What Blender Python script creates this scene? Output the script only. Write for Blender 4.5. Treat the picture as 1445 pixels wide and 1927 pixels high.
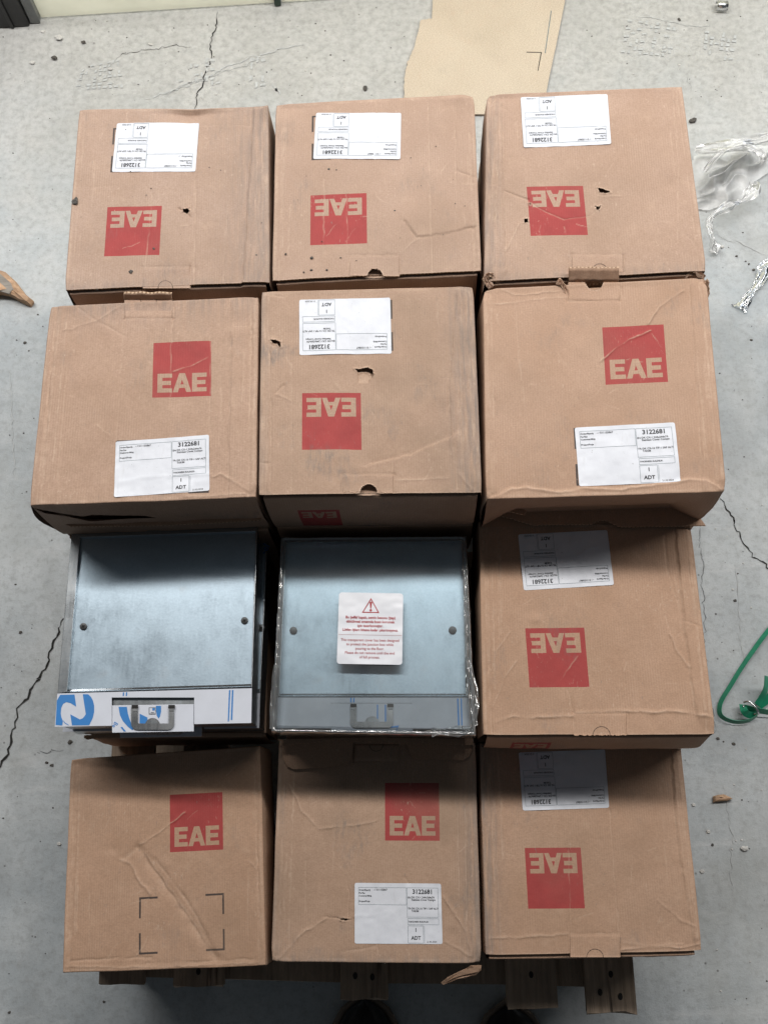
import bpy, bmesh, math, random
import numpy as np
from mathutils import Matrix, Vector

for o in list(bpy.data.objects):
    bpy.data.objects.remove(o, do_unlink=True)
SC = bpy.context.scene
COL = SC.collection
random.seed(7)

# ------------------------------------------------------------------ camera
CAM_H = 1.825
FPX, CX, CY = 2000.0, 722.5, 963.5          # focal length and centre in photo pixels (1445 x 1927)
TILT, ROLL, YAW = (math.radians(a) for a in (17.2, 5.2, 4.0))
_x = np.array([1.0, 0, 0]); _u = np.array([0, math.cos(TILT), math.sin(TILT)])
_f = np.array([0, math.sin(TILT), -math.cos(TILT)])
_r = math.cos(ROLL) * _x - math.sin(ROLL) * _u
_u = math.sin(ROLL) * _x + math.cos(ROLL) * _u
_R = np.array([[math.cos(YAW), -math.sin(YAW), 0], [math.sin(YAW), math.cos(YAW), 0], [0, 0, 1]])
RT, UP, FW = _R @ _r, _R @ _u, _R @ _f
cam_d = bpy.data.cameras.new("camera")
cam = bpy.data.objects.new("camera", cam_d); COL.objects.link(cam)
m = Matrix.Identity(4)
for i in range(3):
    m[i][0], m[i][1], m[i][2] = RT[i], UP[i], -FW[i]
m[2][3] = CAM_H
cam.matrix_world = m
cam_d.sensor_fit = 'VERTICAL'; cam_d.sensor_height = 24.0
cam_d.lens = 24.0 * FPX / 1927.0
cam_d.clip_start = 0.02; cam_d.clip_end = 100
SC.camera = cam

# ------------------------------------------------------------------ world, lights, exposure
W = bpy.data.worlds.new("World"); SC.world = W; W.use_nodes = True
bg = W.node_tree.nodes["Background"]
bg.inputs[0].default_value = (0.80, 0.90, 1.0, 1)
bg.inputs[1].default_value = 0.092
def area(name, loc, target, sx, sy, power, col):
    d = bpy.data.lights.new(name, 'AREA'); d.shape = 'RECTANGLE'; d.size = sx; d.size_y = sy
    d.energy = power; d.color = col
    o = bpy.data.objects.new(name, d); COL.objects.link(o); o.location = loc
    o.rotation_euler = (Vector(target) - Vector(loc)).to_track_quat('-Z', 'Y').to_euler()
    return o
area("upper_window_light", (0.30, 1.42, 2.55), (0.25, 0.90, 0.3), 5.6, 0.18, 176, (1.0, 0.965, 0.925))
area("doorway_light", (0.0, 1.80, 0.95), (0.0, 0.70, 0.20), 3.6, 0.8, 27, (0.88, 0.96, 1.06))
area("daylight_behind_panel", (0.0, 2.30, 0.60), (0.0, 1.6, 0.30), 3.0, 1.0, 60, (1.0, 1.0, 0.97))
SC.view_settings.view_transform = 'Standard'
SC.view_settings.look = 'None'
SC.view_settings.exposure = -0.60
SC.view_settings.gamma = 1.0
SC.render.engine = 'CYCLES'
SC.cycles.use_denoising = True
SC.cycles.max_bounces = 8
SC.cycles.transparent_max_bounces = 16
SC.cycles.caustics_reflective = False
SC.cycles.caustics_refractive = False

# ------------------------------------------------------------------ helpers
def at(px, py, z):
    """photo pixel -> world point on the plane at height z"""
    d = FW + (px - CX) / FPX * RT + (CY - py) / FPX * UP
    k = (z - CAM_H) / d[2]
    return np.array([d[0] * k, d[1] * k, z])

def zoomer(s, ox, oy):
    return lambda x, y: (x / s + ox, y / s + oy)

class Noise:
    def __init__(self, seed):
        self.t = np.random.RandomState(seed).rand(256, 256)
    def __call__(self, x, y):
        x = np.asarray(x, float); y = np.asarray(y, float)
        xi = np.floor(x).astype(int); yi = np.floor(y).astype(int)
        fx = x - xi; fy = y - yi
        fx = fx * fx * (3 - 2 * fx); fy = fy * fy * (3 - 2 * fy)
        t = self.t
        a = t[xi % 256, yi % 256]; b = t[(xi + 1) % 256, yi % 256]
        c = t[xi % 256, (yi + 1) % 256]; d = t[(xi + 1) % 256, (yi + 1) % 256]
        return 2 * ((a * (1 - fx) + b * fx) * (1 - fy) + (c * (1 - fx) + d * fx) * fy) - 1

def seg_dist(x, y, a, b):
    ax, ay = a; bx, by = b
    dx, dy = bx - ax, by - ay
    L2 = dx * dx + dy * dy + 1e-12
    t = np.clip(((x - ax) * dx + (y - ay) * dy) / L2, 0, 1)
    qx, qy = x - ax - t * dx, y - ay - t * dy
    side = (dx * (y - ay) - dy * (x - ax)) / math.sqrt(L2)
    return np.sqrt(qx * qx + qy * qy), side, t

def in_poly(x, y, P):
    x = np.asarray(x); y = np.asarray(y)
    ins = np.zeros(x.shape, bool)
    n = len(P)
    for i in range(n):
        x1, y1 = P[i]; x2, y2 = P[(i + 1) % n]
        c = ((y1 > y) != (y2 > y)) & (x < (x2 - x1) * (y - y1) / (y2 - y1 + 1e-15) + x1)
        ins ^= c
    return ins

CARTON = [0.0]
def mesh_obj(name, verts, faces, mats, parent=None, origin=(0, 0, 0), uvs=None, attrs=None, mat_idx=None, smooth=True):
    me = bpy.data.meshes.new(name)
    v = np.asarray(verts, float) - np.asarray(origin, float)
    lens = np.fromiter((len(f) for f in faces), int, len(faces))
    flat = np.fromiter((i for f in faces for i in f), int, int(lens.sum()))
    me.vertices.add(len(v)); me.vertices.foreach_set('co', v.ravel())
    me.loops.add(len(flat)); me.loops.foreach_set('vertex_index', flat)
    me.polygons.add(len(lens)); me.polygons.foreach_set('loop_start', np.r_[0, np.cumsum(lens)[:-1]]); me.polygons.foreach_set('loop_total', lens)
    me.update(calc_edges=True)
    if not isinstance(mats, (list, tuple)): mats = [mats]
    for mm in mats: me.materials.append(mm)
    if uvs:
        li = np.empty(len(me.loops), int); me.loops.foreach_get('vertex_index', li)
        for k, uv in uvs.items():
            lay = me.uv_layers.new(name=k)
            lay.data.foreach_set('uv', np.asarray(uv, float)[li].ravel())
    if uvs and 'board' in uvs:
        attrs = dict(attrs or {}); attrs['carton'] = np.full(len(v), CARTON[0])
    if attrs:
        for k, a in attrs.items():
            at_ = me.attributes.new(k, 'FLOAT', 'POINT'); at_.data.foreach_set('value', np.asarray(a, float))
    if mat_idx is not None:
        me.polygons.foreach_set('material_index', np.asarray(mat_idx, int))
    me.polygons.foreach_set('use_smooth', [smooth] * len(me.polygons))
    me.update()
    o = bpy.data.objects.new(name, me); COL.objects.link(o)
    if parent is not None:
        o.parent = parent
    else:
        o.location = origin
    return o

def thing(name, label, cat, loc, group=None):
    o = bpy.data.objects.new(name, None); COL.objects.link(o); o.location = loc
    o.empty_display_size = 0.03
    o['label'] = label; o['category'] = cat
    if group: o['group'] = group
    return o

def tag(o, label, cat, group=None):
    o['label'] = label; o['category'] = cat
    if group: o['group'] = group
    return o

def grid_faces(nu, nv, base=0):
    f = []
    for j in range(nv - 1):
        for i in range(nu - 1):
            a = base + j * nu + i
            f.append((a, a + 1, a + nu + 1, a + nu))
    return f

def bilerp(q, s, t):
    """q: TL TR BR BL ; s right, t down"""
    q = [np.asarray(p, float) for p in q]
    s = np.asarray(s, float)[..., None]; t = np.asarray(t, float)[..., None]
    return (q[0] * (1 - s) + q[1] * s) * (1 - t) + (q[3] * (1 - s) + q[2] * s) * t

def homography(src, dst):
    A = []; b = []
    for (x, y), (u, v) in zip(src, dst):
        A.append([x, y, 1, 0, 0, 0, -u * x, -u * y]); b.append(u)
        A.append([0, 0, 0, x, y, 1, -v * x, -v * y]); b.append(v)
    h = np.linalg.solve(np.array(A), np.array(b))
    return np.append(h, 1).reshape(3, 3)

def box_verts(x0, x1, y0, y1, z0, z1):
    v = [(x0, y0, z0), (x1, y0, z0), (x1, y1, z0), (x0, y1, z0), (x0, y0, z1), (x1, y0, z1), (x1, y1, z1), (x0, y1, z1)]
    f = [(0, 3, 2, 1), (4, 5, 6, 7), (0, 1, 5, 4), (1, 2, 6, 5), (2, 3, 7, 6), (3, 0, 4, 7)]
    return v, f

def bm_obj(name, bm, mats, parent=None, origin=(0, 0, 0), smooth=False, bevel=0.0, seg=2):
    if bevel > 0:
        bmesh.ops.bevel(bm, geom=list(bm.edges), offset=bevel, segments=seg, affect='EDGES', profile=0.6)
    bmesh.ops.recalc_face_normals(bm, faces=list(bm.faces))
    bmesh.ops.translate(bm, verts=list(bm.verts), vec=-Vector(origin))
    me = bpy.data.meshes.new(name); bm.to_mesh(me); bm.free()
    if not isinstance(mats, (list, tuple)): mats = [mats]
    for mm in mats: me.materials.append(mm)
    me.polygons.foreach_set('use_smooth', [smooth] * len(me.polygons))
    o = bpy.data.objects.new(name, me); COL.objects.link(o)
    if parent is not None: o.parent = parent
    else: o.location = origin
    return o

def prism(name, pts, z0, z1, mat, parent=None, origin=(0, 0, 0), bevel=0.0, smooth=False):
    """extrude a world-xy outline from z0 to z1"""
    bm = bmesh.new()
    lo = [bm.verts.new((p[0], p[1], z0)) for p in pts]
    hi = [bm.verts.new((p[0], p[1], z1)) for p in pts]
    n = len(pts)
    bm.faces.new(hi); bm.faces.new(lo[::-1])
    for i in range(n):
        bm.faces.new((lo[i], lo[(i + 1) % n], hi[(i + 1) % n], hi[i]))
    return bm_obj(name, bm, mat, parent, origin, smooth, bevel)

def tube(path, rad, nseg=8, closed=False):
    P = [np.asarray(p, float) for p in path]
    n = len(P); V = []; F = []
    for i in range(n):
        if closed: t = P[(i + 1) % n] - P[i - 1]
        else: t = P[min(i + 1, n - 1)] - P[max(i - 1, 0)]
        t = t / (np.linalg.norm(t) + 1e-12)
        a = np.array([0, 0, 1.0]) if abs(t[2]) < .9 else np.array([1.0, 0, 0])
        b = np.cross(t, a); b /= np.linalg.norm(b); c = np.cross(t, b)
        r = rad[i] if hasattr(rad, '__len__') else rad
        for k in range(nseg):
            an = 2 * math.pi * k / nseg
            V.append(P[i] + r * (math.cos(an) * b + math.sin(an) * c))
    for i in range(n if closed else n - 1):
        for k in range(nseg):
            a0 = i * nseg + k; a1 = i * nseg + (k + 1) % nseg
            b0 = ((i + 1) % n) * nseg + k; b1 = ((i + 1) % n) * nseg + (k + 1) % nseg
            F.append((a0, a1, b1, b0))
    if not closed:
        F.append(tuple(range(nseg))[::-1]); F.append(tuple((n - 1) * nseg + k for k in range(nseg)))
    return V, F

def smooth_path(pts, n=8):
    P = [np.asarray(p, float) for p in pts]
    out = []
    for i in range(len(P) - 1):
        p0, p1, p2, p3 = P[max(i - 1, 0)], P[i], P[i + 1], P[min(i + 2, len(P) - 1)]
        for k in range(n):
            t = k / n
            out.append(.5 * ((2 * p1) + (-p0 + p2) * t + (2 * p0 - 5 * p1 + 4 * p2 - p3) * t * t + (-p0 + 3 * p1 - 3 * p2 + p3) * t ** 3))
    out.append(P[-1])
    return out

# ------------------------------------------------------------------ materials
class NT:
    def __init__(self, name):
        self.m = bpy.data.materials.new(name); self.m.use_nodes = True
        self.t = self.m.node_tree; self.t.nodes.clear()
        self.out = self.t.nodes.new('ShaderNodeOutputMaterial')
    def n(self, typ, ins=None, **props):
        nd = self.t.nodes.new('ShaderNode' + typ)
        for k, v in props.items(): setattr(nd, k, v)
        for k, v in (ins or {}).items(): self.set(nd.inputs[k], v)
        return nd
    def set(self, sock, v):
        if isinstance(v, bpy.types.NodeSocket): self.t.links.new(v, sock)
        elif isinstance(v, bpy.types.Node): self.t.links.new(v.outputs[0], sock)
        else: sock.default_value = v
    def math(self, op, a, b=0.0, c=None, clamp=False):
        nd = self.n('Math', operation=op, use_clamp=clamp); self.set(nd.inputs[0], a); self.set(nd.inputs[1], b)
        if c is not None: self.set(nd.inputs[2], c)
        return nd.outputs[0]
    def mix(self, f, a, b, blend='MIX'):
        nd = self.n('Mix', data_type='RGBA', blend_type=blend); nd.clamp_factor = True
        self.set(nd.inputs[0], f); self.set(nd.inputs[6], a); self.set(nd.inputs[7], b)
        return nd.outputs[2]
    def noise(self, vec, scale, detail=3, rough=.55, w=None):
        nd = self.n('TexNoise', noise_dimensions='4D' if w is not None else '3D')
        self.set(nd.inputs['Vector'], vec); nd.inputs['Scale'].default_value = scale
        nd.inputs['Detail'].default_value = detail; nd.inputs['Roughness'].default_value = rough
        if w is not None: self.set(nd.inputs['W'], w)
        return nd.outputs['Fac']
    def ramp(self, v, lo, hi, a=0.0, b=1.0):
        nd = self.n('MapRange', clamp=True); self.set(nd.inputs[0], v)
        for i, x in enumerate((lo, hi, a, b)): nd.inputs[i + 1].default_value = x
        return nd.outputs[0]
    def scalev(self, vec, s):
        nd = self.n('Mapping'); self.set(nd.inputs[0], vec); nd.inputs['Scale'].default_value = s
        return nd.outputs[0]
    def finish(self, shader):
        self.t.links.new(shader if isinstance(shader, bpy.types.NodeSocket) else shader.outputs[0], self.out.inputs[0]); return self.m
    def bsdf(self, **k):
        names = dict(color='Base Color', rough='Roughness', metal='Metallic', normal='Normal', spec='Specular IOR Level', trans='Transmission Weight', alpha='Alpha', coat='Coat Weight', aniso='Anisotropic')
        nd = self.n('BsdfPrincipled')
        for a, v in k.items(): self.set(nd.inputs[names[a]], v)
        return nd
    def bump(self, h, strength, dist):
        nd = self.n('Bump'); nd.inputs['Strength'].default_value = strength; nd.inputs['Distance'].default_value = dist
        self.set(nd.inputs['Height'], h); return nd.outputs[0]

def C(r, g, b): return (r, g, b, 1.0)

def cardboard_mat(name, printed=True, grime=1.0, c1=C(.460, .316, .236), c2=C(.385, .254, .178)):
    n = NT(name)
    uv = n.n('UVMap', uv_map='board').outputs[0]
    rnd = n.n('Attribute', attribute_name='carton').outputs['Fac']  # row-based light tone plus a small per-box variation
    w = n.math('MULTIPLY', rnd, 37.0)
    big = n.noise(uv, 9, 4, .6, w)
    med = n.noise(uv, 55, 4, .6, w)
    fine = n.noise(n.scalev(uv, (.55, 1.0, 1)), 620, 3, .7, w)
    sx = n.n('SeparateXYZ', {0: uv}).outputs
    flute = n.math('SINE', n.math('MULTIPLY', sx[0], 2 * math.pi / .0033))
    col = n.mix(n.ramp(big, .3, .72), c1, c2)
    tint = n.mix(n.ramp(rnd, 0, 1), C(1.06, .95, .83), C(.97, 1.045, 1.15))  # paints the rows' light into the board: warm in front, pale at back
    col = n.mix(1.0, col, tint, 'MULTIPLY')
    col = n.mix(n.ramp(fine, .32, .68, .60, 0), col, C(.27, .17, .11))
    col = n.mix(n.ramp(med, .56, .8, 0, .30), col, C(.55, .39, .28))
    # flute show-through, patchy
    fl = n.math('MULTIPLY', n.ramp(flute, -.2, 1, 0, .19), n.ramp(n.noise(uv, 22, 3, .6, w), .42, .68))
    col = n.mix(fl, col, C(.58, .43, .33))
    # logo and corner marks, printed
    lg = n.n('UVMap', uv_map='print').outputs[0]
    wear = n.n('Attribute', attribute_name='wear').outputs['Fac']
    scr = n.noise(n.scalev(uv, (1, .25, 1)), 260, 4, .7, w)
    if printed:
        s = n.n('SeparateXYZ', {0: lg}).outputs
        U, V = s[0], s[1]
        def rect(x0, x1, y0, y1):
            a = n.math('MULTIPLY', n.math('GREATER_THAN', U, x0), n.math('LESS_THAN', U, x1))
            b = n.math('MULTIPLY', n.math('GREATER_THAN', V, y0), n.math('LESS_THAN', V, y1))
            return n.math('MULTIPLY', a, b)
        def union(*L):
            r = L[0]
            for x in L[1:]: r = n.math('MAXIMUM', r, x)
            return r
        sq = rect(.0005, 1, .0005, 1)
        y0, y1 = .088, .425; th = .074; mid = .257
        def E(x0, x1): return union(rect(x0, x0 + .085, y0, y1), rect(x0, x1, y0, y0 + th), rect(x0, x1, y1 - th, y1), rect(x0, x1 - .02, mid - th / 2, mid + th / 2))
        xc = .505
        ax = n.math('ABSOLUTE', n.math('SUBTRACT', U, xc))
        k = n.math('DIVIDE', n.math('SUBTRACT', V, y0), y1 - y0)           # 0 bottom .. 1 top
        outer = n.math('LESS_THAN', ax, n.math('MULTIPLY_ADD', k, -.108, .158))
        inner = n.math('LESS_THAN', ax, n.math('MULTIPLY_ADD', k, -.108, .072))
        bar = rect(0, 1, y0 + .075, y0 + .075 + .062)
        inner = n.math('MULTIPLY', inner, n.math('SUBTRACT', 1.0, bar))
        A = n.math('MULTIPLY', n.math('MULTIPLY', outer, n.math('SUBTRACT', 1.0, inner)), rect(0, 1, y0, y1))
        letters = union(E(.085, .335), A, E(.675, .925))
        red = n.math('MULTIPLY', sq, n.math('SUBTRACT', 1.0, letters))
        keep = n.math('MULTIPLY', n.ramp(scr, .66, .75, 1, .35), n.ramp(wear, .35, 1.0, 1, .45))
        keep = n.math('MULTIPLY', keep, n.ramp(fine, .72, .85, 1, .6))
        red = n.math('MULTIPLY', red, n.math('MULTIPLY', keep, .93))
        rc = n.mix(n.ramp(n.noise(uv, 40, 3, .6, w), .3, .7), C(.345, .034, .036), C(.29, .027, .030))
        col = n.mix(red, col, rc)
        s = n.n('SeparateXYZ', {0: n.n('UVMap', uv_map='marks').outputs[0]}).outputs
        U, V = s[0], s[1]
        bx0, bx1, by0, by1, lx, ly, tt = -.57, 1.0, -1.68, -.735, .345, .35, .034
        br = union(*[f for x, sx_ in ((bx0, 1), (bx1, -1)) for y, sy_ in ((by0, 1), (by1, -1)) for f in (
            rect(min(x, x + sx_ * lx), max(x, x + sx_ * lx), min(y, y + sy_ * tt), max(y, y + sy_ * tt)),
            rect(min(x, x + sx_ * tt), max(x, x + sx_ * tt), min(y, y + sy_ * ly), max(y, y + sy_ * ly)))])
        col = n.mix(n.math('MULTIPLY', br, .9), col, C(.022, .020, .022))
    # pale rubbed fibres on the folds, grey scuffs, dark specks
    wmask = n.math('MULTIPLY', n.ramp(wear, .15, 1), n.ramp(n.noise(uv, 160, 3, .6, w), .3, .62))
    col = n.mix(n.math('MULTIPLY', wmask, .42), col, C(.66, .50, .38))
    gs = n.math('MULTIPLY', n.ramp(n.noise(uv, 14, 5, .62, n.math('ADD', w, 5.0)), .56, .70), n.ramp(n.noise(n.scalev(uv, (1, .22, 1)), 240, 3, .6, w), .40, .64))
    col = n.mix(n.math('MULTIPLY', gs, .38 * grime), col, C(.16, .145, .135))
    dirt = n.n('Attribute', attribute_name='dirt').outputs['Fac']
    ds = n.math('MULTIPLY', dirt, n.ramp(n.noise(n.scalev(uv, (1, .10, 1)), 190, 4, .65, w), .36, .62))
    col = n.mix(n.math('MULTIPLY', ds, .62), col, C(.15, .14, .135))
    tick = n.math('MULTIPLY', n.ramp(n.noise(n.scalev(uv, (1, .30, 1)), 330, 2, .6, w), .665, .70), n.ramp(n.noise(uv, 16, 3, .6, n.math('ADD', w, 3.0)), .50, .62))
    col = n.mix(n.math('MULTIPLY', tick, .5), col, C(.20, .17, .15))
    pale = n.math('MULTIPLY', n.ramp(n.noise(n.scalev(uv, (1, .55, 1)), 300, 3, .65, n.math('ADD', w, 8.0)), .60, .68), n.ramp(n.noise(uv, 12, 3, .6, n.math('ADD', w, 7.0)), .50, .62))
    col = n.mix(n.math('MULTIPLY', pale, .40), col, C(.62, .48, .37))
    soft = n.ramp(n.noise(uv, 7, 3, .5, n.math('ADD', w, 11.0)), .52, .75, 0, .24 * grime)
    col = n.mix(soft, col, C(.22, .155, .105))
    sp = n.noise(uv, 420, 1, .5, w)
    col = n.mix(n.math('MULTIPLY', n.ramp(sp, .76, .82, 0, .75), n.ramp(n.noise(uv, 10, 2, .5, w), .4, .66)), col, C(.045, .038, .035))
    h = n.math('ADD', n.math('MULTIPLY', flute, .11), n.math('ADD', n.math('MULTIPLY', fine, .5), n.math('MULTIPLY', n.noise(uv, 130, 4, .6, w), 1.1)))
    nb = n.bump(h, .55, .00055)
    return n.finish(n.bsdf(color=col, rough=.74, spec=.42, normal=nb))

def plain_mat(name, col, rough=.6, metal=0.0, spec=.5, nscale=40, var=.25, bump=0.0, coat=0.0):
    n = NT(name)
    co = n.n('TexCoord').outputs['Object']
    f = n.noise(co, nscale, 4, .6)
    dark = tuple(c * (1 - var) for c in col[:3]) + (1,)
    cc = n.mix(n.ramp(f, .3, .7), col, dark)
    kw = dict(color=cc, rough=n.ramp(f, .2, .8, max(rough - .06, 0.02), min(rough + .08, 1)), metal=metal, spec=spec, coat=coat)
    if bump: kw['normal'] = n.bump(n.noise(co, nscale * 6, 4, .6), .6, bump)
    return n.finish(n.bsdf(**kw))

def edge_mat():
    """cut edge of corrugated board: pale liners, dark flutes"""
    n = NT('board_edge')
    uv = n.n('UVMap', uv_map='board').outputs[0]
    s = n.n('SeparateXYZ', {0: uv}).outputs
    wv = n.math('SINE', n.math('MULTIPLY', s[0], 2 * math.pi / .0052))
    f = n.noise(uv, 300, 3, .6)
    col = n.mix(n.ramp(wv, -.4, .7), C(.50, .36, .25), C(.20, .12, .07))
    col = n.mix(n.ramp(f, .4, .7, 0, .5), col, C(.58, .44, .33))
    return n.finish(n.bsdf(color=col, rough=.9, spec=.15, normal=n.bump(wv, .5, .0006)))

def paper_mat():
    n = NT('label_paper')
    co = n.n('TexCoord').outputs['Object']
    f = n.noise(co, 22, 4, .6); g = n.noise(co, 330, 2, .6)
    col = n.mix(n.ramp(f, .35, .75), C(.66, .68, .73), C(.58, .60, .65))
    col = n.mix(n.ramp(g, .70, .76, 0, .55), col, C(.22, .21, .20))
    col = n.mix(n.ramp(n.noise(n.scalev(co, (1, .3, 1)), 120, 3, .6), .62, .74, 0, .25), col, C(.48, .47, .47))
    return n.finish(n.bsdf(color=col, rough=.5, spec=.35, normal=n.bump(n.noise(co, 60, 4, .6), .25, .0008)))

def zinc_mat(name='galvanised_steel', base=C(.46, .565, .65), rough=.36):
    n = NT(name)
    co = n.n('TexCoord').outputs['Object']
    st = n.noise(n.scalev(co, (1, .12, 1)), 330, 3, .6)
    spn = n.noise(co, 420, 3, .65)
    big = n.noise(co, 11, 4, .6)
    sm = n.noise(co, 26, 3, .55)
    col = n.mix(n.ramp(big, .3, .7), base, tuple(c * .80 for c in base[:3]) + (1,))
    col = n.mix(n.ramp(spn, .35, .75, 0, .40), col, C(.27, .34, .40))
    col = n.mix(n.ramp(sm, .62, .74, 0, .32), col, C(.34, .36, .38))
    col = n.mix(n.ramp(st, .55, .8, 0, .12), col, C(.54, .65, .74))
    r = n.math('ADD', n.ramp(big, .3, .7, rough - .07, rough + .10), n.ramp(st, .3, .7, -.02, .02))
    h = n.math('ADD', n.math('MULTIPLY', st, .2), spn)
    return n.finish(n.bsdf(color=col, metal=1.0, rough=r, normal=n.bump(h, .25, .00025)))

def clear_mat(name, tint, gloss=.14, milk=.06, rough=.06, bscale=30, bdist=.0):
    """thin clear plastic: lets light straight through, with fresnel gloss and a little haze"""
    n = NT(name)
    co = n.n('TexCoord').outputs['Object']
    nb = None
    if bdist: nb = n.bump(n.noise(co, bscale, 4, .6), .7, bdist)
    tr = n.n('BsdfTransparent', {0: tint})
    g = n.n('BsdfGlossy', {'Roughness': rough})
    if nb: n.set(g.inputs['Normal'], nb)
    d = n.n('BsdfDiffuse', {0: C(.90, .91, .91)})
    if nb: n.set(d.inputs['Normal'], nb)
    fr = n.n('Fresnel', {'IOR': 1.49})
    if nb: n.set(fr.inputs['Normal'], nb)
    mk = n.ramp(n.noise(co, 18, 4, .6), .3, .75, milk * .5, milk * 1.6)
    m1 = n.n('MixShader', {0: mk}); n.set(m1.inputs[1], tr); n.set(m1.inputs[2], d)
    fac = n.math('MULTIPLY', fr.outputs[0], gloss / .04, clamp=True)
    m2 = n.n('MixShader'); n.set(m2.inputs[0], fac); n.set(m2.inputs[1], m1); n.set(m2.inputs[2], g)
    return n.finish(m2)

def concrete_mat():
    n = NT('concrete')
    co = n.n('TexCoord').outputs['Object']
    big = n.noise(co, 1.7, 5, .6); med = n.noise(co, 9, 5, .62); fine = n.noise(co, 75, 5, .65); grit = n.noise(co, 420, 3, .6)
    tro = n.noise(n.scalev(co, (1, .35, 1)), 14, 4, .6)
    col = n.mix(n.ramp(big, .32, .68), C(.325, .358, .378), C(.470, .500, .510))
    col = n.mix(n.ramp(med, .38, .66, 0, .55), col, C(.55, .57, .575))
    col = n.mix(n.ramp(tro, .50, .70, 0, .40), col, C(.285, .302, .308))
    col = n.mix(n.ramp(fine, .48, .70, 0, .42), col, C(.235, .238, .235))
    col = n.mix(n.ramp(n.noise(co, 230, 3, .7), .55, .72, 0, .35), col, C(.19, .19, .185))
    sw = n.noise(n.scalev(co, (.28, 1, 1)), 24, 5, .7)
    col = n.mix(n.math('MULTIPLY', n.ramp(sw, .56, .64), n.ramp(n.noise(co, 3.3, 3, .6), .45, .6, 0, .5)), col, C(.55, .565, .57))
    # warmer, dustier and rougher toward the doorway; paling also paints in its brighter light
    y = n.n('SeparateXYZ', {0: co}).outputs[1]
    edge = n.math('ADD', y, n.math('MULTIPLY', n.math('SUBTRACT', med, .5), .55))
    dust = n.ramp(edge, .95, 1.5)
    col = n.mix(n.math('MULTIPLY', dust, .62), col, n.mix(n.ramp(fine, .35, .7), C(.55, .535, .50), C(.36, .345, .32)))
    col = n.mix(n.ramp(n.noise(co, 2.6, 5, .65), .50, .66, 0, .30), col, C(.33, .325, .295))
    # pale mineral scuffs and dark specks
    vo = n.n('TexVoronoi', {'Vector': co, 'Scale': 26.0, 'Randomness': 1.0}).outputs[0]
    sc = n.math('MULTIPLY', n.ramp(vo, .02, .16, 1, 0), n.ramp(n.noise(co, 5, 3, .6), .56, .66))
    col = n.mix(n.math('MULTIPLY', sc, .45), col, C(.58, .60, .60))
    col = n.mix(n.ramp(n.noise(n.scalev(co, (.35, 1, 1)), 60, 4, .65), .66, .74, 0, .35), col, C(.55, .565, .565))
    vd = n.n('TexVoronoi', {'Vector': co, 'Scale': 55.0, 'Randomness': 1.0})
    sel = n.n('SeparateColor', {0: vd.outputs[1]}).outputs[0]
    dk = n.math('MULTIPLY', n.ramp(vd.outputs[0], .05, .13, 1, 0), n.math('GREATER_THAN', sel, .90))
    col = n.mix(n.math('MULTIPLY', dk, .75), col, C(.075, .07, .065))
    col = n.mix(n.ramp(n.noise(co, 3.1, 4, .6), .60, .74, 0, .28), col, C(.22, .215, .19))
    h = n.math('ADD', n.math('MULTIPLY', grit, n.ramp(dust, 0, 1, .25, 1.1)), n.math('ADD', n.math('MULTIPLY', fine, n.ramp(dust, 0, 1, .5, 1.6)), n.math('MULTIPLY', med, 1.4)))
    rg = n.ramp(med, .3, .7, .52, .68)
    return n.finish(n.bsdf(color=col, rough=rg, spec=.32, normal=n.bump(h, .55, .0022)))

def wood_mat(name, c1, c2, axis=1, bump=.0012):
    n = NT(name)
    co = n.n('TexCoord').outputs['Object']
    rnd = n.n('ObjectInfo').outputs['Random']
    s = [1, 1, 1]; s[axis] = .06
    w = n.math('MULTIPLY', rnd, 20.0)
    g = n.noise(n.scalev(co, tuple(s)), 170, 5, .65, w); b = n.noise(co, 12, 4, .6, w)
    crack = n.noise(n.scalev(co, tuple(s)), 60, 3, .5, w)
    col = n.mix(n.ramp(g, .3, .7), c1, c2)
    col = n.mix(n.ramp(b, .4, .7, 0, .5), col, C(.10, .085, .075))
    col = n.mix(n.ramp(crack, .62, .68, 0, .8), col, C(.02, .015, .012))
    h = n.math('SUBTRACT', g, n.ramp(crack, .60, .68, 0, 2))
    return n.finish(n.bsdf(color=col, rough=.85, spec=.2, normal=n.bump(h, .8, bump)))

M = {}
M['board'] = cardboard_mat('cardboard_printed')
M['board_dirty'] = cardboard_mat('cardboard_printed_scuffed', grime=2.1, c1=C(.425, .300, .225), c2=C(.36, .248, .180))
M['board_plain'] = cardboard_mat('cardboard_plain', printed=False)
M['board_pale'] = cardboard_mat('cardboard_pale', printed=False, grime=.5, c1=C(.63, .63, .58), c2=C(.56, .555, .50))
M['edge'] = edge_mat()
M['paper'] = paper_mat()
M['ink'] = plain_mat('label_ink', C(.045, .047, .055), .7, var=.3)
M['ink_line'] = plain_mat('label_rule_ink', C(.16, .22, .24), .7, var=.3)
M['zinc'] = zinc_mat()
M['zinc_rim'] = zinc_mat('galvanised_rim', C(.45, .47, .48), .30)
M['steel'] = zinc_mat('stainless_clip', C(.50, .50, .50), .28)
M['film'] = plain_mat('white_protective_film', C(.60, .63, .70), .38, var=.12, nscale=25)
M['film_blue'] = plain_mat('blue_film_print', C(.035, .20, .52), .38, var=.15, nscale=30)
M['film_grey'] = plain_mat('grey_film_print', C(.40, .44, .50), .38, var=.15, nscale=30)
M['screw'] = plain_mat('dark_screw_head', C(.07, .072, .075), .42, metal=.7, var=.4)
M['dark'] = plain_mat('dark_recess', C(.012, .011, .010), .8)
M['crack'] = plain_mat('crack_shadow_dirt', C(.030, .029, .027), .95, nscale=200, var=.5)
M['red_ink'] = plain_mat('red_warning_ink', C(.42, .035, .045), .6, var=.2)
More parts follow.
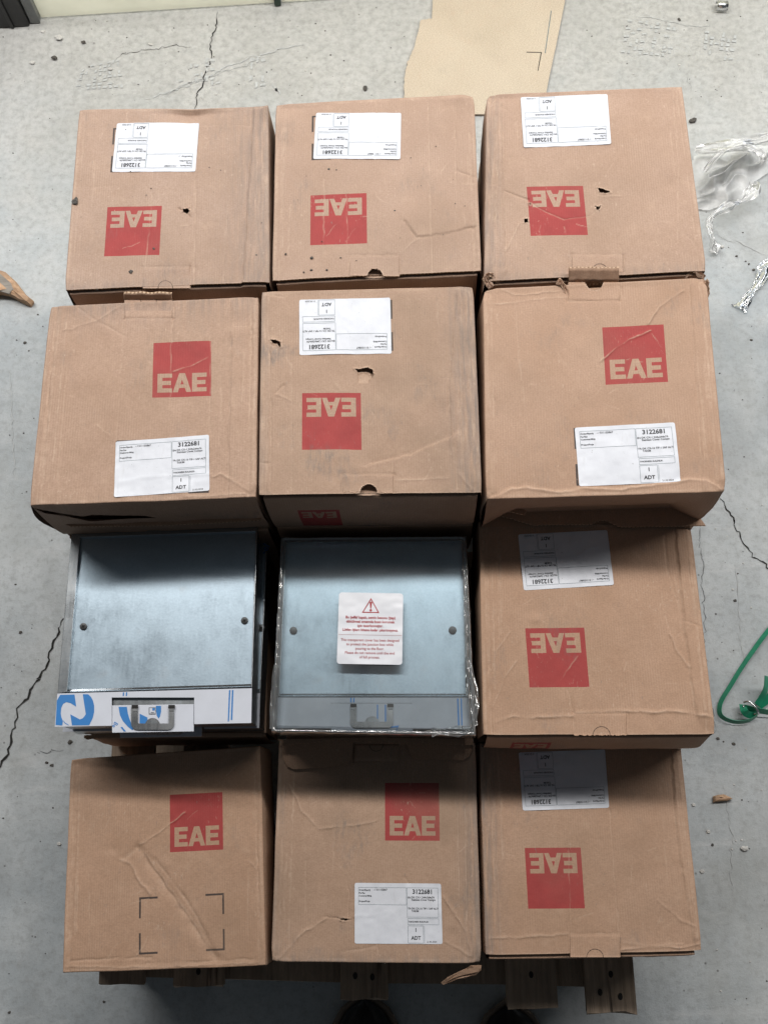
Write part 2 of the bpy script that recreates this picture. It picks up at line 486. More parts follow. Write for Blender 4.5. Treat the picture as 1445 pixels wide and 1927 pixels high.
M['sticker'] = plain_mat('glossy_sticker_paper', C(.74, .76, .81), .34, var=.10, nscale=18, bump=.0)
M['cover'] = clear_mat('clear_plastic_cover', C(.90, .94, .95), gloss=.05, milk=.05, rough=.10)
M['cover_edge'] = clear_mat('clear_plastic_edge', C(.62, .66, .68), gloss=.16, milk=.14, rough=.12, bscale=60, bdist=.002)
M['wrap'] = clear_mat('crumpled_stretch_film', C(.985, .985, .97), gloss=.04, milk=.46, rough=.34, bscale=45, bdist=.002)
M['strap'] = plain_mat('green_strap_plastic', C(.02, .27, .15), .34, var=.25, nscale=60)
M['wire'] = plain_mat('bright_wire', C(.70, .71, .72), .25, metal=1.0, var=.15)
M['wood'] = wood_mat('weathered_pallet_wood', C(.42, .325, .245), C(.22, .17, .125))
M['chip'] = wood_mat('raw_wood_splinter', C(.60, .40, .26), C(.36, .22, .13), axis=0)
M['chip_grey'] = wood_mat('grey_wood_face', C(.36, .33, .29), C(.20, .18, .16), axis=0)
M['stone'] = plain_mat('grit_stone', C(.105, .095, .085), .85, nscale=150, var=.5, bump=.001)
M['stone_pale'] = plain_mat('pale_crumb', C(.62, .61, .58), .85, nscale=150, var=.3, bump=.001)
M['concrete'] = concrete_mat()
M['dust'] = plain_mat('pale_dust_print', C(.53, .545, .54), .9, nscale=90, var=.25)
def panel_mat():
    n = NT('translucent_cream_panel')
    co = n.n('TexCoord').outputs['Object']
    col = n.mix(n.ramp(n.noise(co, 6, 4, .6), .35, .75), C(.88, .87, .79), C(.76, .755, .68))
    d = n.n('BsdfDiffuse', {0: col}); t = n.n('BsdfTranslucent', {0: col})
    m = n.n('MixShader', {0: .5}); n.set(m.inputs[1], d); n.set(m.inputs[2], t)
    return n.finish(m)
M['panel'] = panel_mat()
M['black_paint'] = plain_mat('black_post_paint', C(.018, .018, .018), .4, nscale=30, var=.5)
M['grey_trim'] = plain_mat('grey_metal_trim', C(.22, .23, .23), .45, metal=.3, var=.3)
M['green_trim'] = plain_mat('dark_green_trim', C(.03, .06, .045), .5, var=.3)
M['leather'] = plain_mat('black_shoe_leather', C(.016, .016, .018), .42, nscale=60, var=.5)
M['welt'] = plain_mat('tan_shoe_welt', C(.24, .19, .15), .7, nscale=60, var=.3)

# ------------------------------------------------------------------ setting: floor
FLO = mesh_obj('floor', [(-6, -4, 0), (6, -4, 0), (6, 6, 0), (-6, 6, 0)], [(0, 1, 2, 3)], M['concrete'])
FLO['kind'] = 'structure'

def crack(pts, w, seed, name='crack'):
    rs = np.random.RandomState(seed)
    P = [at(x, y, 0.0)[:2] for x, y in pts]
    L = []
    for a, b in zip(P[:-1], P[1:]):
        nn = max(3, int(np.linalg.norm(b - a) / .006))
        for k in range(nn): L.append(a + (b - a) * k / nn)
    L.append(P[-1]); L = np.array(L)
    n = len(L)
    j = rs.randn(n, 2) * .0016
    j += np.repeat(rs.randn(n // 4 + 1, 2), 4, axis=0)[:n] * .0016
    L = L + j
    V = []; F = []
    for i in range(n):
        t = L[min(i + 1, n - 1)] - L[max(i - 1, 0)]; t /= np.linalg.norm(t) + 1e-9
        nr = np.array([-t[1], t[0]])
        ww = w * (.35 + .75 * rs.rand()) * (1 if 2 < i < n - 3 else .4)
        V += [(*(L[i] + nr * ww), .0012), (*(L[i] - nr * ww), .0012)]
    for i in range(n - 1): F.append((2 * i, 2 * i + 1, 2 * i + 3, 2 * i + 2))
    return mesh_obj(name, V, F, M['crack'], FLO)
crack([(407, 24), (408, 45), (402, 68), (398, 88), (400, 105), (392, 125), (386, 146), (377, 168), (373, 190), (367, 212)], .0014, 3)
crack([(122, 1165), (108, 1195), (97, 1220), (84, 1250), (73, 1278), (70, 1284), (58, 1300), (40, 1325), (33, 1350), (30, 1370), (18, 1395), (12, 1425), (2, 1440), (-20, 1470)], .0021, 4)
crack([(1352, 938), (1366, 958), (1378, 975), (1388, 990), (1393, 1005), (1400, 1025), (1408, 1040), (1420, 1048), (1434, 1057), (1445, 1072), (1470, 1090)], .0013, 5)
crack([(70, 1420), (85, 1418), (100, 1412), (118, 1411)], .0006, 6)
crack([(1295, 150), (1300, 170)], .0006, 8)
crack([(220, 113), (235, 100), (258, 97), (290, 93), (330, 85), (360, 88)], .0007, 9)
crack([(1316, 985), (1320, 1330), (1322, 1345)][:1] + [(1330, 1300), (1340, 1345), (1345, 1380)], .0004, 11)

# boot prints in pale dust: rows of tread blocks
def tread(quad, rows, cols, seed, fill=.62):
    rs = np.random.RandomState(seed)
    Q = [at(x, y, .0016) for x, y in quad]
    V = []; F = []
    for r in range(rows):
        for c in range(cols):
            if rs.rand() > fill: continue
            s0, t0 = (c + .5) / cols, (r + .5) / rows
            hw, hh = .40 / cols, .30 / rows
            if (r + c) % 2: hw, hh = .22 / cols, .48 / rows
            k = .5 + .6 * rs.rand()
            pts = [(-hw, -hh * k), (-hw * .3, -hh * k * 1.1), (hw, -hh), (hw * 1.05, hh * k), (0, hh * k), (-hw, hh)]
            b = len(V); sk = rs.uniform(-.4, .4)
            for x, y in pts:
                x += rs.uniform(-.18, .18) * hw; y += rs.uniform(-.18, .18) * hh
                V.append(bilerp(Q, s0 + x + sk * y * .3, t0 + y))
            F.append(tuple(range(b, b + 6))[::-1])
    return mesh_obj('boot_print', V, F, M['dust'], FLO)
tread([(1180, 35), (1275, 45), (1262, 108), (1165, 100)], 9, 9, 1, .6)
tread([(1325, 55), (1388, 66), (1378, 115), (1318, 112)], 6, 6, 2, .6)
tread([(155, 125), (225, 110), (235, 165), (140, 170)], 8, 9, 3, .5)
tread([(335, 112), (415, 108), (415, 160), (335, 165)], 6, 8, 4, .45)
tread([(470, 106), (500, 108), (500, 165), (465, 165)], 5, 3, 5, .6)

def scuff(pts, w, seed):
    o = crack(pts, w, seed, 'scuff_mark'); o.data.materials[0] = M['dust']
scuff([(275, 186), (320, 172), (380, 150), (450, 118), (520, 95), (575, 84)], .0016, 21)
scuff([(300, 180), (360, 160), (420, 135), (500, 108)], .0010, 22)
scuff([(512, 160), (522, 172), (518, 168), (530, 176)], .0040, 23)
scuff([(1195, 30), (1300, 48), (1345, 52)], .0008, 24)
scuff([(1400, 575), (1425, 545), (1440, 520)], .0010, 25)
scuff([(1340, 440), (1380, 455), (1440, 480)], .0010, 26)
scuff([(20, 700), (24, 820), (30, 900)], .0007, 27)
scuff([(1385, 1060), (1390, 1180), (1400, 1260)], .0006, 28)
scuff([(1360, 1480), (1375, 1560), (1380, 1700)], .0006, 29)
# back wall panel with posts (only its foot is in view)
w0 = at(75, 45, 0); w1 = at(760, 1, 0)
wd = (w1 - w0) / np.linalg.norm(w1 - w0); wn = np.array([-wd[1], wd[0], 0])
def wallp(a, b, d, z): return w0 + wd * a + wn * d + np.array([0, 0, z])
def wall_box(name, a0, a1, d0, d1, z0, z1, mat, parent, origin, bevel=.002):
    bm = bmesh.new()
    vs = [bm.verts.new(wallp(a, 0, d, z)) for z in (z0, z1) for (a, d) in ((a0, d0), (a1, d0), (a1, d1), (a0, d1))]
    for f in ((0, 3, 2, 1), (4, 5, 6, 7), (0, 1, 5, 4), (1, 2, 6, 5), (2, 3, 7, 6), (3, 0, 4, 7)): bm.faces.new([vs[i] for i in f])
    return bm_obj(name, bm, mat, parent, origin, bevel=bevel)
wr = thing('wall_panel', 'cream white wall panel standing along the back edge of the floor', 'wall', tuple(wallp(.8, 0, .03, 0)))
og = tuple(wallp(.8, 0, .03, 0))
wall_box('panel_sheet', .004, .498, .012, .022, .004, 1.1, M['panel'], wr, og)
wall_box('panel_sheet', .514, 1.75, .012, .022, .004, 1.1, M['panel'], wr, og)
wall_box('mullion', .499, .513, .004, .03, .002, 1.1, M['green_trim'], wr, og)
wall_box('edge_trim', -.018, .003, .0, .03, .002, 1.1, M['grey_trim'], wr, og)
pr = thing('door_post', 'glossy black post at the far left corner beside the cream panel', 'post', tuple(wallp(-.11, 0, .02, 0)))
og = tuple(wallp(-.11, 0, .02, 0))
wall_box('post_body', -.088, -.0195, -.006, .05, .001, 1.1, M['black_paint'], pr, og, .004)
wall_box('post_rib', -.060, -.052, -.010, -.0065, .002, 1.1, M['black_paint'], pr, og, .002)
wall_box('post_flange', -.20, -.090, .012, .05, .001, 1.1, M['black_paint'], pr, og, .004)

# ------------------------------------------------------------------ printing: text as thin meshes
def text_mesh(s, size, bold=0.0, align='LEFT'):
    cu = bpy.data.curves.new('t', 'FONT'); cu.body = s; cu.size = size; cu.align_x = align; cu.align_y = 'CENTER'
    cu.resolution_u = 2; cu.offset = bold; cu.fill_mode = 'FRONT'
    ob = bpy.data.objects.new('t', cu); COL.objects.link(ob)
    dg = bpy.context.evaluated_depsgraph_get(); dg.update()
    me = ob.evaluated_get(dg).to_mesh()
    V = np.array([v.co[:2] for v in me.vertices]).reshape(-1, 2); F = [tuple(p.vertices) for p in me.polygons]
    ob.evaluated_get(dg).to_mesh_clear()
    bpy.data.objects.remove(ob); bpy.data.curves.remove(cu)
    return V, F

class Print2D:
    """collects flat marks in a (x right, y down) frame"""
    def __init__(self): self.V = []; self.F = []; self.n = 0
    def add(self, V, F):
        self.V.append(np.asarray(V, float)); self.F += [tuple(i + self.n for i in f) for f in F]; self.n += len(V)
    def text(self, s, x, y, size, bold=0.0, align='LEFT', rot=0.0, sx=1.0):
        V, F = text_mesh(s, size, bold, align)
        V = V * [sx, 1]
        c, sn = math.cos(rot), math.sin(rot)
        V = V @ np.array([[c, sn], [-sn, c]])
        self.add(np.stack([x + V[:, 0], y - V[:, 1]], 1), F)
    def line(self, x0, y0, x1, y1, w):
        d = np.array([x1 - x0, y1 - y0]); L = np.linalg.norm(d); t = d / L; nn = np.array([-t[1], t[0]]) * w / 2
        k = max(1, int(L / .004)); V = []; F = []
        for i in range(k + 1):
            p = np.array([x0, y0]) + d * i / k
            V += [p + nn, p - nn]
        for i in range(k): F.append((2 * i, 2 * i + 1, 2 * i + 3, 2 * i + 2))
        self.add(V, F)
    def rect(self, x0, y0, x1, y1, w):
        for a in ((x0, y0, x1, y0), (x0, y1, x1, y1), (x0, y0, x0, y1), (x1, y0, x1, y1)): self.line(*a, w)
    def poly(self, pts): self.add(pts, [tuple(range(len(pts)))])
    def get(self): return np.concatenate(self.V), self.F

LW, LH = .115, .0735
ptxt, prul = Print2D(), Print2D()
prul.rect(.045 * LW, .075 * LH, .597 * LW, .36 * LH, .00032)
prul.rect(.605 * LW, .075 * LH, .962 * LW, .56 * LH, .00032)
prul.rect(.61 * LW, .585 * LH, .962 * LW, .685 * LH, .00032)
prul.rect(.61 * LW, .705 * LH, .785 * LW, .985 * LH, .00032)
prul.line(.797 * LW, .705 * LH, .797 * LW, .985 * LH, .00025)
ptxt.text('3122681', .785 * LW, .142 * LH, .0078, .00022, 'CENTER')
for s, x, y, sz, b in (('Order/Sipariş', .05, .118, .0027, 0), ('- / 511155867', .215, .112, .0033, 0), ('Per/Sas', .05, .168, .0027, 0), ('Customer/Müş', .05, .215, .0027, 0), ('Project/Proje', .05, .305, .0027, 0),
                       ('EN:', .612, .238, .0030, 0), ('DK CX-1 244x244x74', .655, .235, .0033, 0), ('Stainless Cover Compo', .655, .275, .0033, 0),
                       ('TR:', .612, .42, .0030, 0), ('DK CX-16 TIP-1 SAP ALTI', .655, .42, .0032, 0), ('TAKIM', .655, .462, .0032, 0), ('THICKNESS /KALINLIK:', .617, .638, .0026, 0)):
    ptxt.text(s, x * LW, y * LH, sz, .00006 + b)
ptxt.text('1', .70 * LW, .775 * LH, .0062, .00016, 'CENTER')
ptxt.text('ADT', .70 * LW, .905 * LH, .0062, .00016, 'CENTER')
ptxt.text('21.03.2024', .878 * LW, .965 * LH, .0029, .00002, 'CENTER')
LAB_T, LAB_R = ptxt.get(), prul.get()

# ------------------------------------------------------------------ cardboard boxes
BOX_H = .135
Z1, Z3, Z4 = CAM_H - 1.28, CAM_H - 1.415, CAM_H - 1.55
PAL = .14

class Top:
    """the height field of one lid; features are given in photo pixels and carried onto the lid plane"""
    def __init__(self, quad_px, z, seed, zf, warp=1.0, grow=0.0):
        self.zf = zf; self.z = z
        self.q = [at(*zf(*p), z)[:2] for p in quad_px]       # TL TR BR BL
        c = sum(self.q) / 4
        self.q = [p + (p - c) * grow for p in self.q]
        self.n1, self.n2 = Noise(seed), Noise(seed + 100)
        self.feat = []; self.holes = []; self.warp = warp; self.seed = seed
    def P(self, x, y): return at(*self.zf(x, y), self.z)[:2]
    def crease(self, pts, amp, w=.0013, step=0.0, sw=.02):
        P = [self.P(*p) for p in pts]
        self.feat.append(('c', P, amp * 1.4, w, step, sw)); return self
    def scatter(self, n):
        rs = np.random.RandomState(self.seed + 900)
        for _ in range(n):
            s_, t_ = rs.uniform(.06, .94, 2); p = bilerp(self.q, s_, t_)
            L = rs.uniform(.008, .034); a = rs.uniform(0, math.pi); d = np.array([math.cos(a), math.sin(a)]) * L
            b = rs.uniform(-.4, .4); e = np.array([math.cos(a + b), math.sin(a + b)]) * L * rs.uniform(.4, 1)
            self.feat.append(('c', [p - d / 2, p, p + e / 2], rs.choice([-1, -1, 1]) * rs.uniform(.00012, .00036), .0010, 0, .02))
        for _ in range(max(2, n // 3)):      # fold lines that run with the flutes near both sides
            s_ = rs.choice([rs.uniform(.02, .10), rs.uniform(.90, .98)]); t0, t1 = sorted(rs.uniform(0, 1, 2))
            p, q = bilerp(self.q, s_, t0), bilerp(self.q, s_ + rs.uniform(-.008, .008), t1)
            self.feat.append(('c', [p, (p + q) / 2 + rs.randn(2) * .0008, q], rs.choice([-1, 1]) * rs.uniform(.0003, .0008), .0016, 0, .02))
        for _ in range(n // 4):
            s_, t_ = rs.uniform(.08, .92, 2); p = bilerp(self.q, s_, t_)
            self.feat.append(('b', p, rs.uniform(.004, .014), rs.uniform(.004, .012), rs.uniform(-.0011, .0008)))
        return self
    def bump(self, x, y, r, amp, ry=None):
        self.feat.append(('b', self.P(x, y), r, ry or r, amp)); return self
    def hole(self, pts, inner=None):
        self.holes.append([self.P(*p) for p in pts]); return self
    def tab(self, x0, x1, yb, yf):
        for P in ([(x0 - 3, yf), (x0 - 3, yb)], [(x1 + 3, yf), (x1 + 3, yb)]):
            self.feat.append(('c', [self.P(*p) for p in P], -.0022, .0010, 0, .02))
        self.feat.append(('c', [self.P(x0, yb), self.P(x1, yb)], -.0009, .0013, 0, .02)); return self
    def notch(self, x0, x1, yf, f, r, side):
        xc = x0 + (x1 - x0) * f; sg = -1 if side == 'front' else 1
        return self.hole([(xc + r * .96 * math.cos(a), yf + sg * (r * .96 * math.sin(a) - 3)) for a in np.linspace(0, math.pi, 15)])
    def recess(self, pts, depth, soft=.0012):
        self.feat.append(('r', [self.P(*p) for p in pts], depth, soft)); return self
    def H(self, x, y):
        x = np.asarray(x, float); y = np.asarray(y, float)
        n1, n2, k = self.n1, self.n2, self.warp
        h = k * (.0013 * n1(x * 11 + 3, y * 11) + .0006 * n2(x * 34, y * 34 + 9) + .00022 * n1(x * 95, y * 70) + .00010 * n2(x * 260, y * 160))
        wear = np.zeros_like(x)
        for f in self.feat:
            if f[0] == 'c':
                _, P, amp, w, step, sw = f
                best = np.full(x.shape, 1e9); sd = np.zeros_like(x)
                jx = x + .0011 * n1(x * 120 + 7, y * 120); jy = y + .0011 * n2(x * 120, y * 120 + 5)
                for a, b in zip(P[:-1], P[1:]):
                    d, s, t = seg_dist(jx, jy, a, b)
                    m = d < best; best = np.where(m, d, best); sd = np.where(m, s, sd)
                mod = .65 + .5 * n1(x * 60, y * 60 + 3)
                h = h + amp * (.6 * np.exp(-(best / w) ** 2) + .45 * np.exp(-best / (w * .8))) * mod
                if step:
                    h = h + step * np.exp(-np.maximum(sd, 0) / sw) * (1 / (1 + np.exp(-np.clip(sd / .0006, -40, 40)))) * np.exp(-(np.maximum(best - np.abs(sd), 0) / .012) ** 2)
                wear = np.maximum(wear, (.9 if amp > 0 else .75) * np.exp(-(best / (w * .9)) ** 2) * np.clip(mod + .1, 0, 1))
            elif f[0] == 'b':
                _, c, rx, ry, amp = f
                h = h + amp * np.exp(-(((x - c[0]) / rx) ** 2 + ((y - c[1]) / ry) ** 2))
            elif f[0] == 'r':
                _, P, dep, soft = f
                ins = in_poly(x, y, P).astype(float)
                ys = [p[1] for p in P]
                ramp = np.clip((y - min(ys)) / (max(ys) - min(ys)), 0, 1)
                h = h - ins * dep * (.12 + ramp ** .8)
                wear = np.maximum(wear, ins * .5)
        return h, wear

def spacing(L, dense=(), step=.0021):
    a = [0, .0002, .0005, .0009, .0014, .0020, .0028, .0038]
    mid = np.linspace(.0050, L - .0050, int((L - .0100) / step))
    s = np.concatenate([a, mid, L - np.array(a)[::-1]])
    for lo, hi in dense:
        s = np.concatenate([s[(s < lo) | (s > hi)], np.arange(lo, hi, .0007)])
    return np.unique(np.round(s, 6)) / L

def make_box(label, T, h, open_side='front', print_quad=None, mat='board', crush=(0, 0, 0, 0), bulge=(.003, .003, .002, .002), edge_dy=None, group=None, front_print=None, fine=True, marks=None, proud=.0035, lean=0.0, cut=None, dirt=()):
    """T: Top. crush order TL TR BR BL (metres of corner collapse). bulge: left right back front."""
    z0 = T.z - h
    q = T.q
    CARTON[0] = (.08 if T.z < Z1 - .02 else .66 if T.seed < 20 else .30) + .26 * ((T.seed * .6180339) % 1.0)  # back rows paler, front warmer: light put into board colour, plus per-box variation
    if fine:
        T.scatter(18)
        for s0, s1 in ((.034, .034), (.966, .966)):
            T.feat.append(('c', [bilerp(q, s0, .0), bilerp(q, s1 + .003, .5), bilerp(q, s1, 1.0)], -.0008, .0016, 0, .02))
    base = sum(q) / 4
    org = (base[0], base[1], z0)
    root = thing('cardboard_box', label, 'box', org, group)
    Wd = (np.linalg.norm(q[1] - q[0]) + np.linalg.norm(q[2] - q[3])) / 2
    Dp = (np.linalg.norm(q[3] - q[0]) + np.linalg.norm(q[2] - q[1])) / 2
    ex = (q[1] - q[0] + q[2] - q[3]); ex /= np.linalg.norm(ex); ey = np.array([-ex[1], ex[0]])
    du, dv = [], []
    for Hh in T.holes:
        P = np.array(Hh); lo, hi = P.min(0), P.max(0)
        a = (lo - q[3]) @ ex, (hi - q[3]) @ ex; b = (lo - q[3]) @ ey, (hi - q[3]) @ ey
        du.append((max(.01, min(a) - .003), min(Wd - .01, max(a) + .003))); dv.append((max(.01, min(b) - .003), min(Dp - .01, max(b) + .003)))
    us = spacing(Wd, du, .00145 if fine else .007); vs = spacing(Dp, dv, .00145 if fine else .007)
    U, V = np.meshgrid(us, vs)
    XY = bilerp(q, U, 1 - V)
    X, Y = XY[..., 0].copy(), XY[..., 1].copy()
    dl, dr, df, db = U * Wd, (1 - U) * Wd, V * Dp, (1 - V) * Dp
    nz1, nz2 = T.n1, T.n2
    wob = .0005
    ex_off = -wob * nz1(Y * 22, 1.5 + 0 * Y) * np.exp(-dl / .012) + wob * nz2(Y * 22, 7.5 + 0 * Y) * np.exp(-dr / .012)
    ey_off = -wob * nz1(X * 22, 3.5 + 0 * X) * np.exp(-df / .012) + wob * nz2(X * 22, 9.5 + 0 * X) * np.exp(-db / .012)
    hh, wear = T.H(X, Y)
    r = .0017
    drop = np.zeros_like(X)
    sides = dict(left=dl, right=dr, front=df, back=db)
    for s, d in sides.items():
        if s == open_side: continue
        t = np.clip(r - d, 0, r)
        drop = drop + (r - np.sqrt(np.maximum(r * r - t * t, 0)))
        e = np.exp(-((d - .0035) / .0022) ** 2) * np.clip(.55 + .6 * nz1(X * 50, Y * 50 + 4), 0, 1)
        wear = np.maximum(wear, e * .9)
    wear = np.maximum(wear, np.exp(-(sides[open_side] / .002) ** 2) * .7 if open_side in sides else 0)
    drop = np.minimum(drop, r * 1.25)
    dt_ = np.zeros_like(X)
    for sd_, wd_, am_ in dirt: dt_ = np.maximum(dt_, am_ * np.exp(-(sides[sd_] / wd_) ** 2))
    for P_ in T.holes:      # torn, lifted paper round every puncture
        dh = np.full(X.shape, 1e9)
        for a_, b_ in zip(P_, P_[1:] + P_[:1]):
            d_, _, _ = seg_dist(X, Y, a_, b_); dh = np.minimum(dh, d_)
        lip_ = np.exp(-(dh / .0020) ** 2)
        hh = hh + lip_ * (.0011 + .0012 * nz1(X * 500, Y * 500)); wear = np.maximum(wear, 1.2 * lip_)
    corners = [(dl, db), (dr, db), (dr, df), (dl, df)]
    for (a, b), s in zip(corners, crush):
        if not s: continue
        s = s * .55
        d = np.sqrt(a * a + b * b); k = np.clip(1 - d / .019, 0, 1) ** 1.3
        cr = nz2(X * 210, Y * 210) * .5 + nz1(X * 420, Y * 420) * .3
        drop = drop + s * k * (1 + .6 * cr)
        cx = np.where(a is dl, 1, -1); cy = np.where(b is df, 1, -1)
        ex_off = ex_off + cx * s * .45 * k * (1 + .5 * cr); ey_off = ey_off + cy * s * .45 * k * (1 + cr * .5)
        wear = np.maximum(wear, k * .8 * np.clip(.5 + cr, 0, 1))
    if edge_dy is not None:        # (u, dz) along the back edge: uneven fold line
        uu, zz = zip(*edge_dy)
        hh = hh + np.interp(U, uu, zz) * np.exp(-(db / .016) ** 2)
    X = X + ex_off * ex[0] + ey_off * ey[0]; Y = Y + ex_off * ex[1] + ey_off * ey[1]
    Zt = T.z + hh * np.clip(np.minimum.reduce([dl, dr, db]) / .008, .25, 1) - drop
    nu, nv = len(us), len(vs)
    verts = np.stack([X, Y, Zt], -1).reshape(-1, 3)
    faces = grid_faces(nu, nv)
    if T.holes:
        cxy = np.array([verts[list(f)].mean(0)[:2] for f in faces])
        kill = np.zeros(len(faces), bool)
        for P in T.holes: kill |= in_poly(cxy[:, 0], cxy[:, 1], P)
        faces = [f for f, k in zip(faces, kill) if not k]
    board = np.stack([dl, df], -1).reshape(-1, 2) + [T.seed * .37, T.seed * .73]
    pr = np.full((len(verts), 2), -9.0)
    if print_quad is not None:
        pq_ = [np.asarray(p) for p in print_quad]
        ax_, ay_ = (pq_[1] - pq_[0] + pq_[2] - pq_[3]) / 2, (pq_[0] - pq_[3] + pq_[1] - pq_[2]) / 2
        pr = (verts[:, :2] - sum(pq_) / 4) @ np.linalg.inv(np.c_[ax_, ay_]).T + .5
    mk = pr - list(marks) if marks is not None else np.full((len(verts), 2), -9.0)
    wv = wear.reshape(-1); dtv = dt_.reshape(-1)
    mi = [0] * len(faces)
    # cut edge of the lid on its open side
    if open_side in ('front', 'back'):
        row = 0 if open_side == 'front' else nv - 1
        b = len(verts)
        ids = [row * nu + i for i in range(nu)]
        low = verts[ids] - [0, 0, .0034]
        sg = -1 if open_side == 'front' else 1
        low[:, :2] -= ey * sg * .0004
        top_dup = verts[ids].copy()
        verts = np.vstack([verts, top_dup, low])
        for i in range(nu - 1):
            f = (b + i, b + nu + i, b + nu + i + 1, b + i + 1)
            faces.append(f if sg < 0 else f[::-1]); mi.append(1)
        eu = np.c_[us * Wd, np.zeros(nu)]
        board = np.vstack([board, eu, eu + [0, .0034]])
        pr = np.vstack([pr, np.full((2 * nu, 2), -9.0)]); mk = np.vstack([mk, np.full((2 * nu, 2), -9.0)]); wv = np.r_[wv, np.zeros(2 * nu)]; dtv = np.r_[dtv, np.zeros(2 * nu)]
    bm_ = M[mat]
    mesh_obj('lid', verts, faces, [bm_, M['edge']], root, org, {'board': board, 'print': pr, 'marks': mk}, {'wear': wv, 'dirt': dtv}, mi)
    # walls hang from the lid's own outline
    Vg = np.stack([X, Y, Zt], -1)
    st = 4 if fine else 2
    def wall(name, edge, outn, bl, top_drop, inset, n=9, trim=0, pq=None, thick=0.0, lean=0.0, cut=None):
        if cut: n = 90
        E = edge[trim:len(edge) - trim] if trim else edge
        m_ = len(E)
        L = np.r_[0, np.cumsum(np.linalg.norm(np.diff(E[:, :2], axis=0), axis=1))]
        rows = []; bu = []
        ts = np.linspace(0, 1, n)
        if thick:      # folded-over top of a double wall: run inward first
            rows.append(np.c_[E[:, :2] - outn * (inset + thick), E[:, 2] - top_drop - .0016]); bu.append(np.c_[L, np.full(m_, -.006)])
            rows.append(np.c_[E[:, :2] - outn * (inset + thick * .7), E[:, 2] - top_drop - .0002]); bu.append(np.c_[L, np.full(m_, -.004)])
            rows.append(np.c_[E[:, :2] - outn * (inset + thick * .25), E[:, 2] - top_drop]); bu.append(np.c_[L, np.full(m_, -.002)])
            rows.append(np.c_[E[:, :2] - outn * (inset + .0003), E[:, 2] - top_drop - .0009]); bu.append(np.c_[L, np.full(m_, -.001)])
        for t in ts:
            zt = E[:, 2] - top_drop - (.003 if thick else 0)
            z = zt + (z0 + .0008 - zt) * t
            o = -inset - lean * t * np.minimum(1, np.minimum(L, L[-1] - L) / .045) + bl * math.sin(math.pi * min(1, t * 1.02)) * (1 + .35 * nz1(L * 9, 0 * L + t * 2)) + .0007 * nz2(L * 40, 0 * L + t * 5)
            rows.append(np.c_[E[:, :2] + outn * np.asarray(o)[:, None] * 1.0, z]); bu.append(np.c_[L, np.full(m_, t * h)])
        Vv = np.vstack(rows); Fc = grid_faces(m_, len(rows))
        if cut:
            cc = np.array([Vv[list(f)].mean(0) for f in Fc]) - [0, 0, CAM_H]; dd = cc @ FW
            ux, uy = CX + FPX * (cc @ RT) / dd, CY - FPX * (cc @ UP) / dd
            kk = np.zeros(len(Fc), bool)
            for pl_ in cut: kk |= in_poly(ux, uy, pl_)
            Fc = [f for f, k_ in zip(Fc, kk) if not k_]
        bu = np.vstack(bu) + [T.seed * .2, T.seed * .9]
        pp = np.full((len(Vv), 2), -9.0)
        if pq is not None:    # (u0,u1,z0,z1, flip) placement on the wall
            u0, u1, za, zb, fl = pq
            a = (np.tile(L / L[-1], len(rows)) - u0) / (u1 - u0); bb = (Vv[:, 2] - za) / (zb - za)
            pp = np.c_[1 - a, 1 - bb] if fl else np.c_[a, bb]
        wr_ = np.zeros(len(Vv)); wr_[:m_ * 2] = .7
        mesh_obj(name, Vv, Fc, bm_, root, org, {'board': bu, 'print': pp, 'marks': np.full((len(Vv), 2), -9.0)}, {'wear': wr_})
    wall('side_panel', Vg[::-1][::st, 0][:, :], -ex, bulge[0], 0, .0004)
    wall('side_panel', Vg[::st, -1], ex, bulge[1], 0, .0004)
    op = open_side
    if op == 'back':
        wall('front_panel', Vg[0, ::(1 if cut else st)], -ey, bulge[3], 0, .0004, pq=front_print, lean=lean, cut=cut)
        wall('back_panel', Vg[-1, ::-st], ey, bulge[2], .0058, .0025, trim=2, thick=.006)
    else:
        wall('back_panel', Vg[-1, ::-st], ey, bulge[2], 0, .0004)
        if op == 'front': wall('front_panel', Vg[0, ::st], -ey, bulge[3], .0062, -proud, trim=2, pq=front_print, thick=.006)
        else: wall('front_panel', Vg[0, ::st], -ey, bulge[3], 0, .0004, pq=front_print)
    ins = [p + (base - p) / np.linalg.norm(base - p) * .004 for p in q]
    bmv = [(*p, z0 + .0006) for p in ins] + [(*p, T.z - .009) for p in ins]
    mesh_obj('bottom_panel', bmv[:4], [(0, 1, 2, 3)], bm_, root, org)
    if cut:
        f0, f1 = q[3] + ey * .02 + ex * .003, q[2] + ey * .02 - ex * .003
        mesh_obj('inner_wall', [(*f0, z0 + .001), (*f1, z0 + .001), (*f1, T.z - .006), (*f0, T.z - .006)], [(0, 1, 2, 3)], M['board_plain'], root, org, {'board': [(0, 0), (.28, 0), (.28, .13), (0, .13)]})
    if T.holes:
        mesh_obj('inner_flap', bmv[4:], [(3, 2, 1, 0)], M['board_plain'], root, org, {'board': [(p[0], p[1]) for p in bmv[4:]]})
    root['_org'] = org; root['_mat'] = mat
    return root

